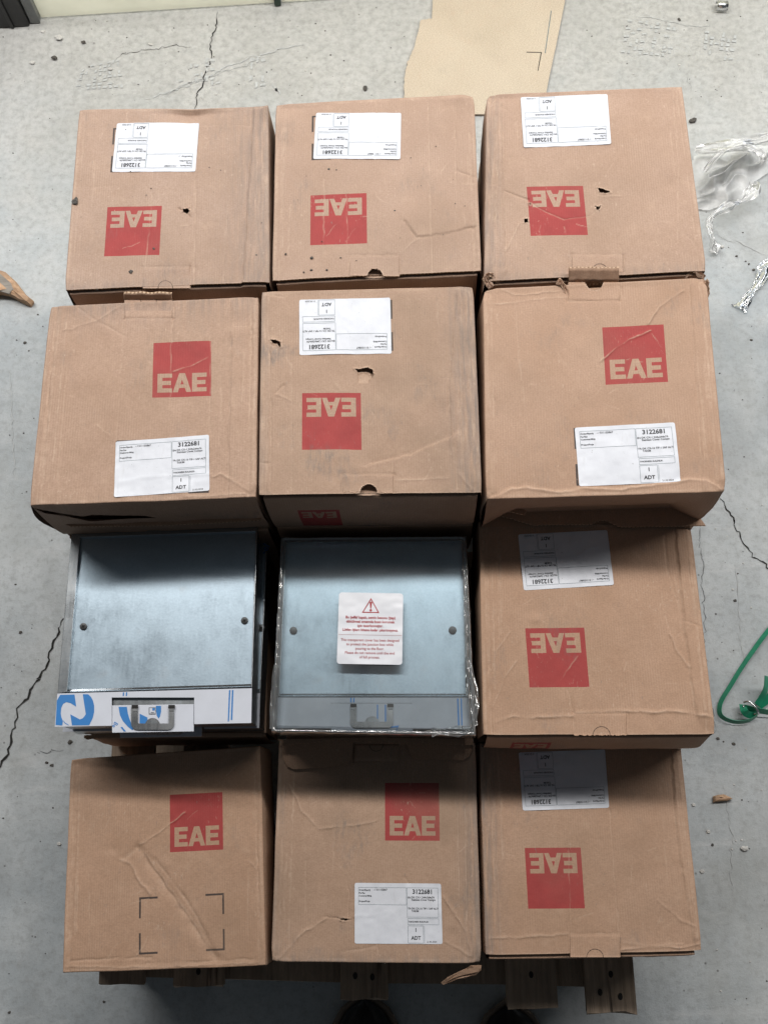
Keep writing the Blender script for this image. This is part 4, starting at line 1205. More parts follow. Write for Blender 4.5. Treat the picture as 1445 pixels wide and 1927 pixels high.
# torn strip hanging from the front middle carton: two split plies
zz4 = zoomer(3.211, 490, 1370)
flap(B4M, [zz4(*p) for p in ((1334, 1432), (1330, 1462), (1300, 1492), (1262, 1498), (1240, 1512), (1190, 1514), (1150, 1532), (1104, 1550), (1090, 1538), (1130, 1506), (1172, 1484), (1205, 1468), (1240, 1452), (1270, 1434))], Z4 - .022, .0022, 'torn_strip', zs=[Z4 - .008, Z4 - .010, Z4 - .014, Z4 - .013, Z4 - .018, Z4 - .018, Z4 - .022, Z4 - .028, Z4 - .026, Z4 - .022, Z4 - .019, Z4 - .016, Z4 - .013, Z4 - .008])
flap(B4M, [zz4(*p) for p in ((1325, 1440), (1318, 1470), (1270, 1482), (1215, 1494), (1160, 1512), (1120, 1534), (1112, 1526), (1160, 1492), (1210, 1474), (1262, 1452))], Z4 - .018, .0016, 'torn_strip', zs=[Z4 - .003, Z4 - .006, Z4 - .008, Z4 - .013, Z4 - .016, Z4 - .022, Z4 - .020, Z4 - .014, Z4 - .011, Z4 - .006])
# flap sticking out under the second row right carton
flap(UND2R, [(1326, 990), (1165, 993), (1140, 981), (1128, 980), (1112, 988), (1000, 989), (965, 978), (925, 968), (905, 955), (1300, 955)], Z3 + .006, .0032, 'protruding_flap')
flap(UND2R, [(990, 963), (985, 970), (905, 950), (905, 938), (960, 945)], Z3 + .04, .003, 'torn_flap')
# second row left carton: loose lower wall piece with the dark slit above it
flap(UND2L, [(72, 968), (135, 992), (300, 990), (420, 984), (492, 980), (492, 972), (300, 975), (170, 979), (110, 969)], Z3 + .05, .003, 'sagging_flap')
# rounded dust flaps lying on the front middle carton
def rnd(pts, r=.0): return pts
flap(UB3M, [(531, 1398), (664, 1393), (662, 1428), (655, 1440), (600, 1445), (552, 1448), (541, 1442), (533, 1428)], Z4 + .004, .003, 'dust_flap')
flap(UB3M, [(765, 1400), (776, 1428), (790, 1430), (870, 1431), (882, 1424), (888, 1412), (886, 1398)], Z4 + .004, .003, 'dust_flap')
flap(UB3M, [(523, 1392), (700, 1388), (890, 1391), (890, 1402), (760, 1400), (700, 1398), (640, 1393), (540, 1402)], Z4 + .012, .003, 'torn_edge')
flap(UB3L, [(148, 1374), (192, 1374), (300, 1380), (494, 1380), (494, 1387), (300, 1386), (192, 1383), (148, 1381)], Z4 + .004, .003, 'lid_edge')
flap(UB3L, [(161, 1384), (190, 1383), (190, 1388), (165, 1392), (160, 1389)], Z4 - .004, .004, 'torn_edge')

# ------------------------------------------------------------------ metal floor box covers
def circle_pts(c, r, n=20): return [(c[0] + r * math.cos(2 * math.pi * k / n), c[1] + r * math.sin(2 * math.pi * k / n)) for k in range(n)]

def patch(name, quad, mat, parent, org, nx=2, ny=2):
    s, t = np.meshgrid(np.linspace(0, 1, nx), np.linspace(0, 1, ny))
    V = bilerp(quad, s, t).reshape(-1, 3)
    return mesh_obj(name, V, [f[::-1] for f in grid_faces(nx, ny)], mat, parent, org)

def poly_px(name, zf, pts, z, mat, parent, org, thick=.0004):
    P = [at(*zf(*p), z) for p in pts]
    return prism(name, [p[:2] for p in P][::-1], z, z + thick, mat, parent, org)

def metal_unit(zf, c, ztop, label, strip_mat, second=False):
    """c: dict of zoom-pixel outlines. tray with rim, recessed plate, front strip with handle panel"""
    A = lambda p, z: at(*zf(*p), z)
    o4 = [A(p, ztop) for p in c['outer']]
    cen = sum(o4) / 4; org = (cen[0], cen[1], ztop - .065)
    root = thing('floor_box_cover', label, 'metal cover', org)
    root['_org'] = org
    xy = [p[:2] for p in o4]
    zp = ztop - .0045
    # tray body with inset sides below the rim
    ins = [p + (cen[:2] - p) / np.linalg.norm(cen[:2] - p) * .004 for p in xy]
    prism('tray_body', ins[::-1], ztop - .0645, zp - .001, M['zinc_rim'], root, org)
    p4 = [A(p, zp) for p in c['plate']]
    prism('plate', [p[:2] for p in p4][::-1], zp - .0008, zp, M['zinc'], root, org)
    # rim: left, back, right upright flanges
    O, I = xy, [A(p, ztop)[:2] for p in c['plate']]
    s4 = [A(p, ztop)[:2] for p in c['strip']]
    prism('rim_flange', [O[0], I[0], I[3], s4[0]][::-1], zp - .012, ztop, M['zinc_rim'], root, org, bevel=.0007)
    prism('rim_flange', [O[0] + (I[0] - O[0]) * [.06, .06], O[1], I[1], I[0]][::-1], zp - .012, ztop - .0004, M['zinc_rim'], root, org, bevel=.0007)
    prism('rim_flange', [I[1], O[1], s4[1], I[2]][::-1], zp - .012, ztop - .0002, M['zinc_rim'], root, org, bevel=.0005)
    # folded lip of the plate along the strip, brighter metal to strengthen its highlight
    a, b2 = A(c['plate'][3], zp), A(c['plate'][2], zp)
    dv = np.array([0, .0022, 0])
    mesh_obj('plate_lip', [a + [0, .0034, .0003], b2 + [0, .0034, .0003], b2 + [0, .0008, .0020], a + [0, .0008, .0020], a + [0, -.0006, .0044], b2 + [0, -.0006, .0044]], [(4, 5, 2, 3), (3, 2, 1, 0)], M['wire'], root, org, smooth=False)
    # front strip around the handle opening
    hx0, hx1, hy0, hy1 = c['hole']
    def lerp_x(x, top):
        L = (c['strip'][0], c['strip'][1]) if top else (c['strip'][3], c['strip'][2])
        t = (x - L[0][0]) / (L[1][0] - L[0][0]); return (x, L[0][1] + t * (L[1][1] - L[0][1]))
    st = c['strip']
    tl, tr, br_, bl_ = st
    z1 = ztop - .0002
    pieces = [[tl, lerp_x(hx0, True), lerp_x(hx0, False), bl_], [lerp_x(hx1, True), tr, br_, lerp_x(hx1, False)], [lerp_x(hx0, True), lerp_x(hx1, True), (hx1, hy0), (hx0, hy0)]]
    bm = bmesh.new()
    for pc in pieces:
        P = [A(p, z1) for p in pc]
        hi = [bm.verts.new(p) for p in P]; lo = [bm.verts.new(p - np.array([0, 0, .0012])) for p in P]
        bm.faces.new(hi[::-1]); bm.faces.new(lo)
        for i_ in range(4): bm.faces.new((hi[i_], hi[(i_ + 1) % 4], lo[(i_ + 1) % 4], lo[i_]))
    strip = bm_obj('front_strip', bm, M[strip_mat], root, org)
    P = [A(p, z1 - .014) for p in ((hx0 - 6, hy0 - 4), (hx1 + 6, hy0 - 4), (hx1 + 6, hy1 - 10), (hx0 - 6, hy1 - 10))]
    mesh_obj('slot', P, [(0, 1, 2, 3)], M['dark'], root, org, smooth=False)
    # handle panel
    zh = z1 - c.get('panel_drop', .0016)
    pn = [A(p, zh) for p in c['panel']]
    panel = prism('handle_panel', [p[:2] for p in pn][::-1], zh - .002, zh, M[strip_mat], root, org, bevel=.0004)
    # U-shaped lifting clip
    lx0, lx1, rx0, rx1, ty, by, bt = c['clip']
    r = (lx1 - lx0) * .9
    pts = [(lx0, ty), (lx1, ty), (lx1, by - bt)]
    pts += [(rx0, by - bt), (rx0, ty), (rx1, ty)]
    for k in range(7): a_ = k / 6 * math.pi / 2; pts.append((rx1 - r + r * math.cos(a_), by - r + r * math.sin(a_)))
    for k in range(7): a_ = math.pi / 2 + k / 6 * math.pi / 2; pts.append((lx0 + r + r * math.cos(a_), by - r + r * math.sin(a_)))
    clip = poly_px('lifting_clip', zf, pts, zh + .0002, M['steel'], root, org, .0022)
    cx_, cy_, rr = c['disc']
    poly_px('finger_recess', zf, [(cx_ + rr * math.cos(k / 14 * math.pi), cy_ - rr * math.sin(k / 14 * math.pi)) for k in range(15)], zh + .0003, M['steel'], root, org, .0012)
    poly_px('finger_recess', zf, [(cx_ + rr * .76 * math.cos(k / 14 * math.pi), cy_ - rr * .76 * math.sin(k / 14 * math.pi)) for k in range(15)], zh + .0016, M['zinc_rim'], root, org, .0002)
    for x in ((lx0 + lx1) / 2, (rx0 + rx1) / 2):
        w_ = (lx1 - lx0) * .45
        poly_px('clip_hole', zf, [(x - w_ * 1.1, ty - w_), (x + w_ * 1.1, ty - w_), (x + w_ * 1.1, ty + w_ * .2), (x - w_ * 1.1, ty + w_ * .2)], zh + .0025, M['dark'], clip, org, .0002)
        poly_px('clip_tip', zf, [(x - w_ * .8, ty + w_ * .3), (x + w_ * .8, ty + w_ * .3), (x + w_ * .8, ty + w_ * 1.1), (x - w_ * .8, ty + w_ * 1.1)], zh + .0025, M['wire'], clip, org, .0006)
    for sx, sy, sr in c['screws']:
        p = A((sx, sy), zp); rr_ = sr / zf_scale(zf) / FPX * (CAM_H - zp)
        scw = prism('screw', circle_pts(p, rr_, 24), zp + .0002, zp + .0018, M['screw'], root, org, bevel=.0005, smooth=True)
        if c.get('cross', True):
            for an in (.5, .5 + math.pi / 2):
                d = np.array([math.cos(an), math.sin(an)]) * rr_ * .55; e = np.array([-d[1], d[0]]) * .28
                prism('screw_slot', [p[:2] - d - e, p[:2] + d - e, p[:2] + d + e, p[:2] - d + e], zp + .0019, zp + .0021, M['dark'], scw, org)
    return root, org, zp, z1, zh, strip, panel

def zf_scale(zf): return zf(1, 0)[0] - zf(0, 0)[0] and 1 / (zf(1, 0)[0] - zf(0, 0)[0])

zfL = zoomer(3.211, 80, 960)
cL = dict(outer=[(178, 130), (1300, 90), (1268, 1290), (78, 1310)], plate=[(230, 165), (1288, 128), (1262, 1066), (150, 1100)],
          strip=[(92, 1108), (1266, 1076), (1262, 1286), (76, 1309)], hole=(420, 918, 1132, 1300), panel=[(422, 1180), (916, 1172), (915, 1337), (422, 1345)],
          clip=(540, 580, 766, 798, 1195, 1328, 38), disc=(668, 1300, 44), screws=[(250, 704, 22), (1222, 668, 22)])
rL, oL, zpL, zsL, zhL, stripL, panelL = metal_unit(zfL, cL, Z3, 'bare galvanised metal cover with blue printed film along its front strip', 'film')
# blue film print: shapes traced in the zoom (90,1280) x 6.881
zb = zoomer(6.881, 90, 1280)
for pts in ([(116, 400), (122, 265), (165, 190), (350, 186), (372, 343), (300, 297), (245, 284), (202, 308), (178, 360), (172, 430), (180, 480), (200, 530), (192, 586), (106, 580)],
            [(458, 181), (528, 183), (562, 215), (588, 262), (604, 330), (604, 410), (586, 490), (540, 583), (318, 585), (296, 442), (420, 508), (462, 490), (497, 440), (480, 330), (466, 240)],
            [(200, 524), (206, 522), (232, 552), (276, 578), (272, 585), (225, 560)],
            [(976, 158), (992, 157), (990, 204), (974, 205)], [(1017, 156), (1032, 155), (1030, 203), (1014, 204)]):
    poly_px('film_mark', zb, pts, zsL + .0002, M['film_blue'], stripL, oL, .00015)
for x in (1128, 1146):
    poly_px('film_mark', zfL, [(x, 1088 - (x - 1128) * .05), (x + 9, 1087), (x + 6 - (4 if x > 1130 else 6), 1276 if x < 1130 else 1268), (x - 7, 1278 if x < 1130 else 1268)], zsL + .0002, M['film_blue'], stripL, oL, .00015)
for pts in ([(920, 345), (1028, 345), (1040, 430), (1062, 505), (1112, 632), (1098, 648), (1040, 602), (975, 528), (938, 450)],
            [(1195, 435), (1292, 482), (1300, 560), (1270, 572), (1192, 556)], [(945, 610), (968, 604), (1016, 662), (990, 666)]):
    poly_px('film_mark', zb, pts, zhL + .0002, M['film_blue'], panelL, oL, .00015)
zc = zoomer(4.379, 190, 1290)
poly_px('film_mark', zc, [(455, 168), (497, 167), (497, 215), (489, 255), (478, 272), (462, 248), (457, 210)], zhL + .0002, M['film_blue'], panelL, oL, .00015)
poly_px('badge', zc, [(398, 180), (453, 178), (454, 234), (399, 236)], zhL + .0004, M['film'], panelL, oL, .0003)
for x0, y0, x1, y1 in ((398, 180, 453, 184), (398, 231, 453, 235), (398, 184, 402, 231), (449, 184, 453, 231)):
    poly_px('badge_frame', zc, [(x0, y0), (x1, y0), (x1, y1), (x0, y1)], zhL + .0008, M['zinc_rim'], panelL, oL, .0003)
poly_px('badge_mark', zc, [(426, 186), (446, 186), (446, 206), (426, 206)], zhL + .0008, M['film_blue'], panelL, oL, .0002)
def flat_text(s, zf, x, y, size_px, rot, z, mat, parent, org, bold=0.0, align='CENTER', name='printed_text', sx=1.0, yaw=0.0):
    V, F = text_mesh(s, 1.0, bold, align)
    c, sn = math.cos(rot), math.sin(rot)
    V = (V * [sx, 1]) @ np.array([[c, sn], [-sn, c]]) * size_px
    P = [at(*zf(x + v[0], y - v[1]), z) for v in V]
    return mesh_obj(name, P, F, mat, parent, org, smooth=False)
flat_text('eae', zc, 426, 222, 20, 0, zhL + .0009, M['dark'], panelL, oL, .01)
flat_text('Be', zb, 872, 578, 76, math.radians(-122), zhL + .0003, M['film_blue'], panelL, oL, .01)

# a second cover below it, pushed to the right
cL2 = {k: ([(x + 62 - (y - 130) * .012, y + 30) for x, y in v] if k in ('outer', 'plate', 'strip', 'panel') else v) for k, v in cL.items()}
cL2['hole'] = (480, 978, 1160, 1330); cL2['clip'] = (600, 640, 826, 858, 1225, 1358, 38); cL2['disc'] = (728, 1330, 44); cL2['screws'] = [(310, 734, 22), (1322, 712, 22)]
def low(zf, dz):   # the same outlines read at a lower level keep their real size
    return zf
r2, o2, zp2, zs2, zh2, st2, pn2 = metal_unit(zfL, cL2, Z3 - .0655, 'lower galvanised metal cover jutting out to the right beneath the bare one', 'film')
flat_text('-el', zfL, 1345, 235, 60, math.radians(62), zp2 + .0055, M['film_blue'], r2, o2, .01)

# cover in its clear plastic lid
zfM = zoomer(3.284, 490, 960)
cM = dict(outer=[(140, 172), (1262, 166), (1290, 1352), (82, 1345)], plate=[(158, 196), (1246, 190), (1268, 1150), (118, 1150)],
          strip=[(96, 1158), (1282, 1158), (1295, 1352), (78, 1348)], hole=(438, 938, 1192, 1300), panel=[(438, 1194), (940, 1194), (942, 1370), (436, 1366)],
          clip=(556, 594, 786, 820, 1214, 1346, 38), disc=(690, 1318, 44), screws=[(205, 745, 24), (1187, 743, 25)], cross=False, panel_drop=.0004)
rM, oM, zpM, zsM, zhM, stripM, panelM = metal_unit(zfM, cM, Z3 - .012, 'galvanised metal cover packed under a clear plastic lid', 'film_grey')
for pts in ([(556, 1160), (564, 1160), (563, 1188), (555, 1188)], [(574, 1160), (582, 1160), (581, 1188), (573, 1188)], [(1214, 1164), (1223, 1164), (1230, 1330), (1220, 1330)], [(1236, 1163), (1244, 1163), (1248, 1330), (1240, 1330)]):
    poly_px('film_mark', zfM, pts, zsM + .0002, M['film_blue'], stripM, oM, .00015)
for pts in ([(720, 1202), (727, 1202), (727, 1308), (720, 1308)], [(768, 1202), (776, 1202), (777, 1308), (769, 1308)], [(805, 1338), (856, 1330), (842, 1362), (836, 1361), (845, 1342), (806, 1346)]):
    poly_px('film_mark', zfM, pts, zhM + .0002, M['film_blue'], panelM, oM, .00015)
# the clear lid: top sheet, stepped walls, thick rim
lid4 = [at(*zfM(*p), Z3)[:2] for p in ((122, 160), (1276, 152), (1334, 1392), (62, 1372))]
cen = sum(lid4) / 4; orgc = (cen[0], cen[1], Z3 - .03)
lidr = thing('clear_plastic_lid', 'clear plastic lid with a warning sticker over the metal cover', 'plastic lid', orgc); lidr['_org'] = orgc
def inset(q, d):
    c_ = sum(q) / 4; return [p + (c_ - p) / np.linalg.norm(c_ - p) * d for p in q]
a4, b4 = inset(lid4, .012), inset(lid4, .010)
nn = Noise(77)
def sheet(name, q, z, mat, parent, org, n=40, amp=.0004):
    s, t = np.meshgrid(np.linspace(0, 1, n), np.linspace(0, 1, n)); P = bilerp(q, s, t)
    zz = z + amp * nn(P[..., 0] * 25, P[..., 1] * 25)
    return mesh_obj(name, np.concatenate([P, zz[..., None]], -1).reshape(-1, 3), [f[::-1] for f in grid_faces(n, n)], mat, parent, org)
sheet('top_sheet', a4, Z3 + .0005, M['cover'], lidr, orgc)
def ring(name, rings, mat, parent, org, n=60, jit=.0008, seed=0):
    rs = np.random.RandomState(seed); V = []; F = []
    for q, z in rings:
        for k in range(4):
            for i_ in range(n):
                p = q[k] + (q[(k + 1) % 4] - q[k]) * i_ / n
                V.append((p[0] + rs.randn() * jit * .3, p[1] + rs.randn() * jit * .3, z + rs.randn() * jit * .4))
    N_ = 4 * n
    for r_ in range(len(rings) - 1):
        for i_ in range(N_): F.append((r_ * N_ + i_, r_ * N_ + (i_ + 1) % N_, (r_ + 1) * N_ + (i_ + 1) % N_, (r_ + 1) * N_ + i_))
    return mesh_obj(name, V, F, mat, parent, org)
ring('lid_wall', [(a4, Z3 + .0005), (inset(lid4, .0095), Z3 - .0006), (inset(lid4, .0085), Z3 - .004), (inset(lid4, .006), Z3 - .0045), (inset(lid4, .004), Z3 - .002), (inset(lid4, .002), Z3 - .003), (lid4, Z3 - .008), (inset(lid4, -.001), Z3 - .030)], M['cover_edge'], lidr, orgc, seed=3)
# crumpled film at its right and lower edge
def crumple(name, path, zs, width, mat, parent, org, seed, amp=.004, m_=8, solid=0):
    """gathered ribbon of thin film: long folds running with the path, pinched here and there"""
    n1, n2 = Noise(seed), Noise(seed + 1)
    P = smooth_path([np.append(p, z) for p, z in zip(path, zs)], 12); n = len(P); V = []
    m_ = m_ + 6
    for i_, p in enumerate(P):
        t = P[min(i_ + 1, n - 1)] - P[max(i_ - 1, 0)]; t /= np.linalg.norm(t) + 1e-9
        nr = np.array([-t[1], t[0], 0])
        wd_ = width * (1 + .55 * float(n2(i_ * .12, 3)))
        for j in range(m_):
            a = j / (m_ - 1) - .5
            z_ = amp * (1.1 * float(n1(i_ * .10, j * .8)) + .5 * float(n2(i_ * .33, j * 1.1 + 7)))
            V.append(p + nr * (a * wd_ + .12 * wd_ * float(n2(i_ * .2, j * .6))) + np.array([0, 0, z_ + amp * .6]))
    return mesh_obj(name, V, grid_faces(m_, n), mat, parent, org, smooth=True)
crumple('film_wrinkle', [at(*zfM(*p), Z3)[:2] for p in ((1275, 900), (1300, 1050), (1312, 1200), (1318, 1330))], [Z3 - .006] * 4, .012, M['cover_edge'], lidr, orgc, 5, .003)
crumple('film_wrinkle', [at(*zfM(*p), Z3)[:2] for p in ((1060, 1368), (1150, 1366), (1240, 1362), (1312, 1350))], [Z3 - .005] * 4, .010, M['cover_edge'], lidr, orgc, 6, .003)
crumple('film_wrinkle', [at(*zfM(*p), Z3)[:2] for p in ((95, 950), (84, 1150), (74, 1350))], [Z3 - .006] * 3, .008, M['cover_edge'], lidr, orgc, 7, .002)
# warning sticker
sq = [(487, 508), (882, 515), (876, 957), (472, 950)]
SQ = [at(*zfM(*p), Z3 + .001) for p in sq]
SWd, SHt = .082, .092
ns, nt = 30, 34
s, t = np.meshgrid(np.linspace(0, 1, ns), np.linspace(0, 1, nt))
rc = .045; s2, t2 = s.copy(), t.copy()
for a, b_ in ((0, 0), (1, 0), (1, 1), (0, 1)):
    ds, dt = np.abs(s - a), np.abs(t - b_) * SHt / SWd; m_ = (ds < rc) & (dt < rc); px, py = rc - ds, rc - dt
    k = np.maximum(px, py) / np.maximum(np.hypot(px, py), 1e-9)
    s2 = np.where(m_, np.abs(a - (rc - px * k)), s2); t2 = np.where(m_, np.abs(b_ - (rc - py * k) * SWd / SHt), t2)
P = bilerp(SQ, s2, t2)
def wrk(s, t): return .0007 + .00055 * nn(s * 3 + 1, t * 9) + .00025 * nn(s * 9, t * 20)
P[..., 2] += np.maximum(wrk(s, t), 0.0003)
stk = mesh_obj('warning_sticker', P.reshape(-1, 3), [f[::-1] for f in grid_faces(ns, nt)], M['sticker'], lidr, orgc)
w = Print2D()
for i_, (s_, b_) in enumerate((('Bu şeffaf kapak, zemin betonu (şap)', 1), ('dökülmesi sırasında buatı korumak', 1), ('için tasarlanmıştır.', 1), ('Lütfen işlem bitene kadar çıkartmayınız.', 1))):
    w.text(s_, .5 * SWd, (.352 + .058 * i_) * SHt, .0047, .00010, 'CENTER', sx=.93)
for i_, s_ in enumerate(('This transparent cover has been designed', 'to protect the junction box while', 'pouring to the floor.', 'Please do not remove until the end', 'of full process.')):
    w.text(s_, .5 * SWd, (.667 + .059 * i_) * SHt, .0047, .00002, 'CENTER', sx=.93)
tri = [(.5, .075), (.635, .285), (.365, .285)]
tc = np.mean(tri, 0)
for k in range(3):
    p0, p1 = np.array(tri[k]), np.array(tri[(k + 1) % 3]); i0, i1 = tc + (p0 - tc) * .82, tc + (p1 - tc) * .82
    w.poly([p * [SWd, SHt] for p in (p0, p1, i1, i0)])
w.poly([(x * SWd, y * SHt) for x, y in ((.481, .128), (.519, .128), (.508, .222), (.492, .222))])
w.poly([(.5 * SWd + .0016 * math.cos(a), .248 * SHt + .0016 * math.sin(a)) for a in np.linspace(0, 2 * math.pi, 15)[:-1]])
w.line(.01 * SWd, .595 * SHt, .99 * SWd, .595 * SHt, .00022)
PV, PF = w.get()
a, b_ = PV[:, 0] / SWd, PV[:, 1] / SHt
X = bilerp(SQ, a, b_); X[:, 2] += np.maximum(wrk(a, b_), .0003) + .0004
mesh_obj('printed_text', X, PF, M['red_ink'], stk, orgc)['kind'] = 'stuff'

# second cover under the clear one
cM2 = {k: ([(x + 4, y + 12) for x, y in v] if k in ('outer', 'plate', 'strip', 'panel') else v) for k, v in cM.items()}
metal_unit(zfM, cM2, Z3 - .0655 - .0125 + .0, 'galvanised metal cover hidden under the plastic lidded one', 'film_grey')

# ------------------------------------------------------------------ pallet
pal = thing('wooden_pallet', 'dark weathered wooden pallet under the stacked cartons', 'pallet', (-.07, .38, 0)); po = (-.07, .38, 0)
def plank(name, x0, x1, y0, y1, z0, z1, seed, yaw=0.0, mat='wood'):
    rs = np.random.RandomState(seed); bm = bmesh.new()
    v, f = box_verts(x0, x1, y0, y1, z0, z1); vs = [bm.verts.new(p) for p in v]
    for q_ in f: bm.faces.new([vs[i_] for i_ in q_])
    bmesh.ops.subdivide_edges(bm, edges=list(bm.edges), cuts=3, use_grid_fill=True)
    for vv in bm.verts: vv.co += Vector(rs.randn(3) * [.0008, .0014, .0004])
    c = Vector(((x0 + x1) / 2, (y0 + y1) / 2, 0))
    bmesh.ops.rotate(bm, verts=list(bm.verts), cent=c, matrix=Matrix.Rotation(yaw, 3, 'Z'))
    return bm_obj(name, bm, M[mat], pal, po)
boards = [(-.468, -.402, -.196), (-.356, -.286, -.200), (-.113, -.043, -.221), (.130, .202, -.236), (.244, .316, -.244)]
for k, (x0, x1, yf) in enumerate(boards):
    bd = plank('deck_board', x0, x1, yf, 1.0, PAL - .021, PAL - .0012, 300 + k)
    for nx, ny in {4: ((.28, .028), (.68, .022), (.52, .052)), 2: ((.32, .032), (.68, .030)), 3: ((.5, .045),), 1: ((.5, .02),)}.get(k, ()):
        p = (x0 + (x1 - x0) * nx, yf + ny)
        prism('nail_hole', [(p[0] + .0033 * math.cos(a_), p[1] + .0048 * math.sin(a_)) for a_ in np.linspace(0, 2 * math.pi, 13)[:-1]], PAL - .003, PAL - .0002, M['dark'], bd, po)
for k, y in enumerate((-.20, .36, .90)):
    plank('cross_board', -.46, .31, y, y + .095, PAL - .0435, PAL - .0215, 320 + k, yaw=-.03 if k == 0 else 0)
for k, x in enumerate((-.455, -.13, .22)):
    for j, y in enumerate((-.185, .37, .90)):
        plank('block', x, x + .09, y, y + .09, .0225, PAL - .044, 340 + 3 * k + j)
    plank('bottom_board', x, x + .09, -.19, .99, .001, .022, 360 + k)

# ------------------------------------------------------------------ shoes at the lower edge of the picture
def shoe(px_x, px_y, label):
    tip = at(px_x, px_y, .03)[:2]; org = (tip[0], tip[1] - .12, 0)
    r = thing('shoe', label, 'shoe', org, 'pair of black shoes')
    L, n, m_ = .26, 16, 18; V = []
    for i_ in range(n):
        t_ = i_ / (n - 1); y = tip[1] - t_ * L
        hw = .047 * (min(1, (t_ / .22)) ** .5 if t_ < .22 else 1) * (1 - .25 * max(0, t_ - .5)) + .002
        ht = .030 + .05 * min(1, t_ * 1.6) ** .8 if t_ > 0 else .02
        for k in range(m_):
            a_ = math.pi * k / (m_ - 1)
            V.append((tip[0] - hw * math.cos(a_), y, .022 + ht * math.sin(a_) ** .75))
    F = grid_faces(m_, n) + [tuple(range(m_))]
    mesh_obj('upper', V, F, M['leather'], r, org)
    path = []
    for i_ in range(15):
        t_ = 1 - i_ / 14; hw = .047 * (min(1, (t_ / .22)) ** .5 if t_ < .22 else 1) * (1 - .25 * max(0, t_ - .5)) + .007
        path.append((tip[0] - hw, tip[1] - t_ * L, .018))
    path.append((tip[0], tip[1] + .006, .018))
    for i_ in range(15):
        t_ = i_ / 14; hw = .047 * (min(1, (t_ / .22)) ** .5 if t_ < .22 else 1) * (1 - .25 * max(0, t_ - .5)) + .007
        path.append((tip[0] + hw, tip[1] - t_ * L, .018))
    V, F = tube(path, .0055, 8)
    mesh_obj('welt', V, F, M['welt'], r, org)
    prism('sole', [(p[0], p[1]) for p in path], .001, .017, M['leather'], r, org)
shoe(686, 1878, 'toe of a black shoe touching the pallet at the bottom middle')
shoe(958, 1890, 'toe of a black shoe at the bottom, right of the other shoe')

# ------------------------------------------------------------------ things lying on the floor
# flat sheet of pale cardboard at the back
pts = [(818, -60), (812, 35), (792, 38), (786, 62), (779, 90), (770, 110), (762, 135), (760, 165), (762, 215), (1020, 215), (1032, 150), (1046, 85), (1062, 5), (1075, -60)]
P = [at(x, y, .006)[:2] for x, y in pts]
c = sum(P) / len(P); org = (c[0], c[1], 0)
bm = bmesh.new()
Px = []
rs = np.random.RandomState(5)
for i_ in range(len(P)):
    a, b_ = P[i_], P[(i_ + 1) % len(P)]
    nseg = 8 if i_ in (1, 2, 3, 4, 5, 6, 7) else 2
    for k in range(nseg): Px.append(a + (b_ - a) * k / nseg + (rs.randn(2) * .0008 if nseg > 2 else 0))
top = [bm.verts.new((p[0], p[1], .0065)) for p in Px]; lo = [bm.verts.new((p[0], p[1], .0025)) for p in Px]
bm.faces.new(top[::-1]); n_ = len(Px)
for i_ in range(n_): bm.faces.new((top[i_], top[(i_ + 1) % n_], lo[(i_ + 1) % n_], lo[i_]))
o = bm_obj('cardboard_sheet', bm, M['board_pale'], None, org)
me = o.data; lay = me.uv_layers.new(name='board')
for lp in me.loops: lay.data[lp.index].uv = me.vertices[lp.vertex_index].co[:2]
tag(o, 'flat pale sheet of torn cardboard lying on the floor behind the stacks', 'cardboard')
slit = prism('cut_slit', [at(x, y, .0068)[:2] for x, y in ((990, 97.4), (1019, 98), (1012.4, 133), (1011, 133), (1017, 99.2), (990, 98.6))], .0066, .0069, M['crack'], o, org)
prism('score_line', [at(x, y, .0068)[:2] for x, y in ((1036, 20), (1037.5, 20), (1026, 100), (1024.5, 100))], .0066, .0069, M['ink_line'], o, org)

# splinters of wood
def chip(outline, label, h, mat='chip', top=None):
    P = [at(x, y, h * .5)[:2] for x, y in outline]; c = sum(P) / len(P); org = (c[0], c[1], 0)
    r = thing('wood_splinter', label, 'wood', org)
    rs = np.random.RandomState(len(outline) + int(abs(outline[0][0])))
    n = len(P); V = []
    for z, k in ((.001, .96), (h * .45, 1.0), (h * .9, .86), (h, .5)):
        for p in P: V.append((*(c + (p - c) * k + rs.randn(2) * .0008), z * (1 + .12 * rs.randn() * (z > .002))))
    V.append((c[0], c[1], h))
    F = []
    for l in range(3):
        for i_ in range(n): F.append((l * n + i_, l * n + (i_ + 1) % n, (l + 1) * n + (i_ + 1) % n, (l + 1) * n + i_))
    for i_ in range(n): F.append((3 * n + i_, 3 * n + (i_ + 1) % n, 4 * n))
    mesh_obj('splinter_body', V, F, M[mat], r, org, smooth=False)
    if top:
        P2 = [at(x, y, h)[:2] for x, y in top]
        prism('grey_face', P2, h * .9, h + .0012, M['chip_grey'], r, org)
    return r
chip([(-20, 560), (0, 551), (20, 556), (45, 570), (58, 574), (63, 567), (50, 553), (30, 530), (10, 513), (-20, 500)], 'broken wooden splinter with a grey face at the left edge of the floor', .022, top=[(-18, 550), (0, 548), (18, 553), (24, 546), (32, 545), (18, 530), (2, 516), (-18, 508)])
chip([(1340, 1499), (1352, 1497), (1362, 1496), (1372, 1500), (1378, 1504), (1366, 1507), (1342, 1509)], 'small pale wood splinter on the floor at lower right', .010)

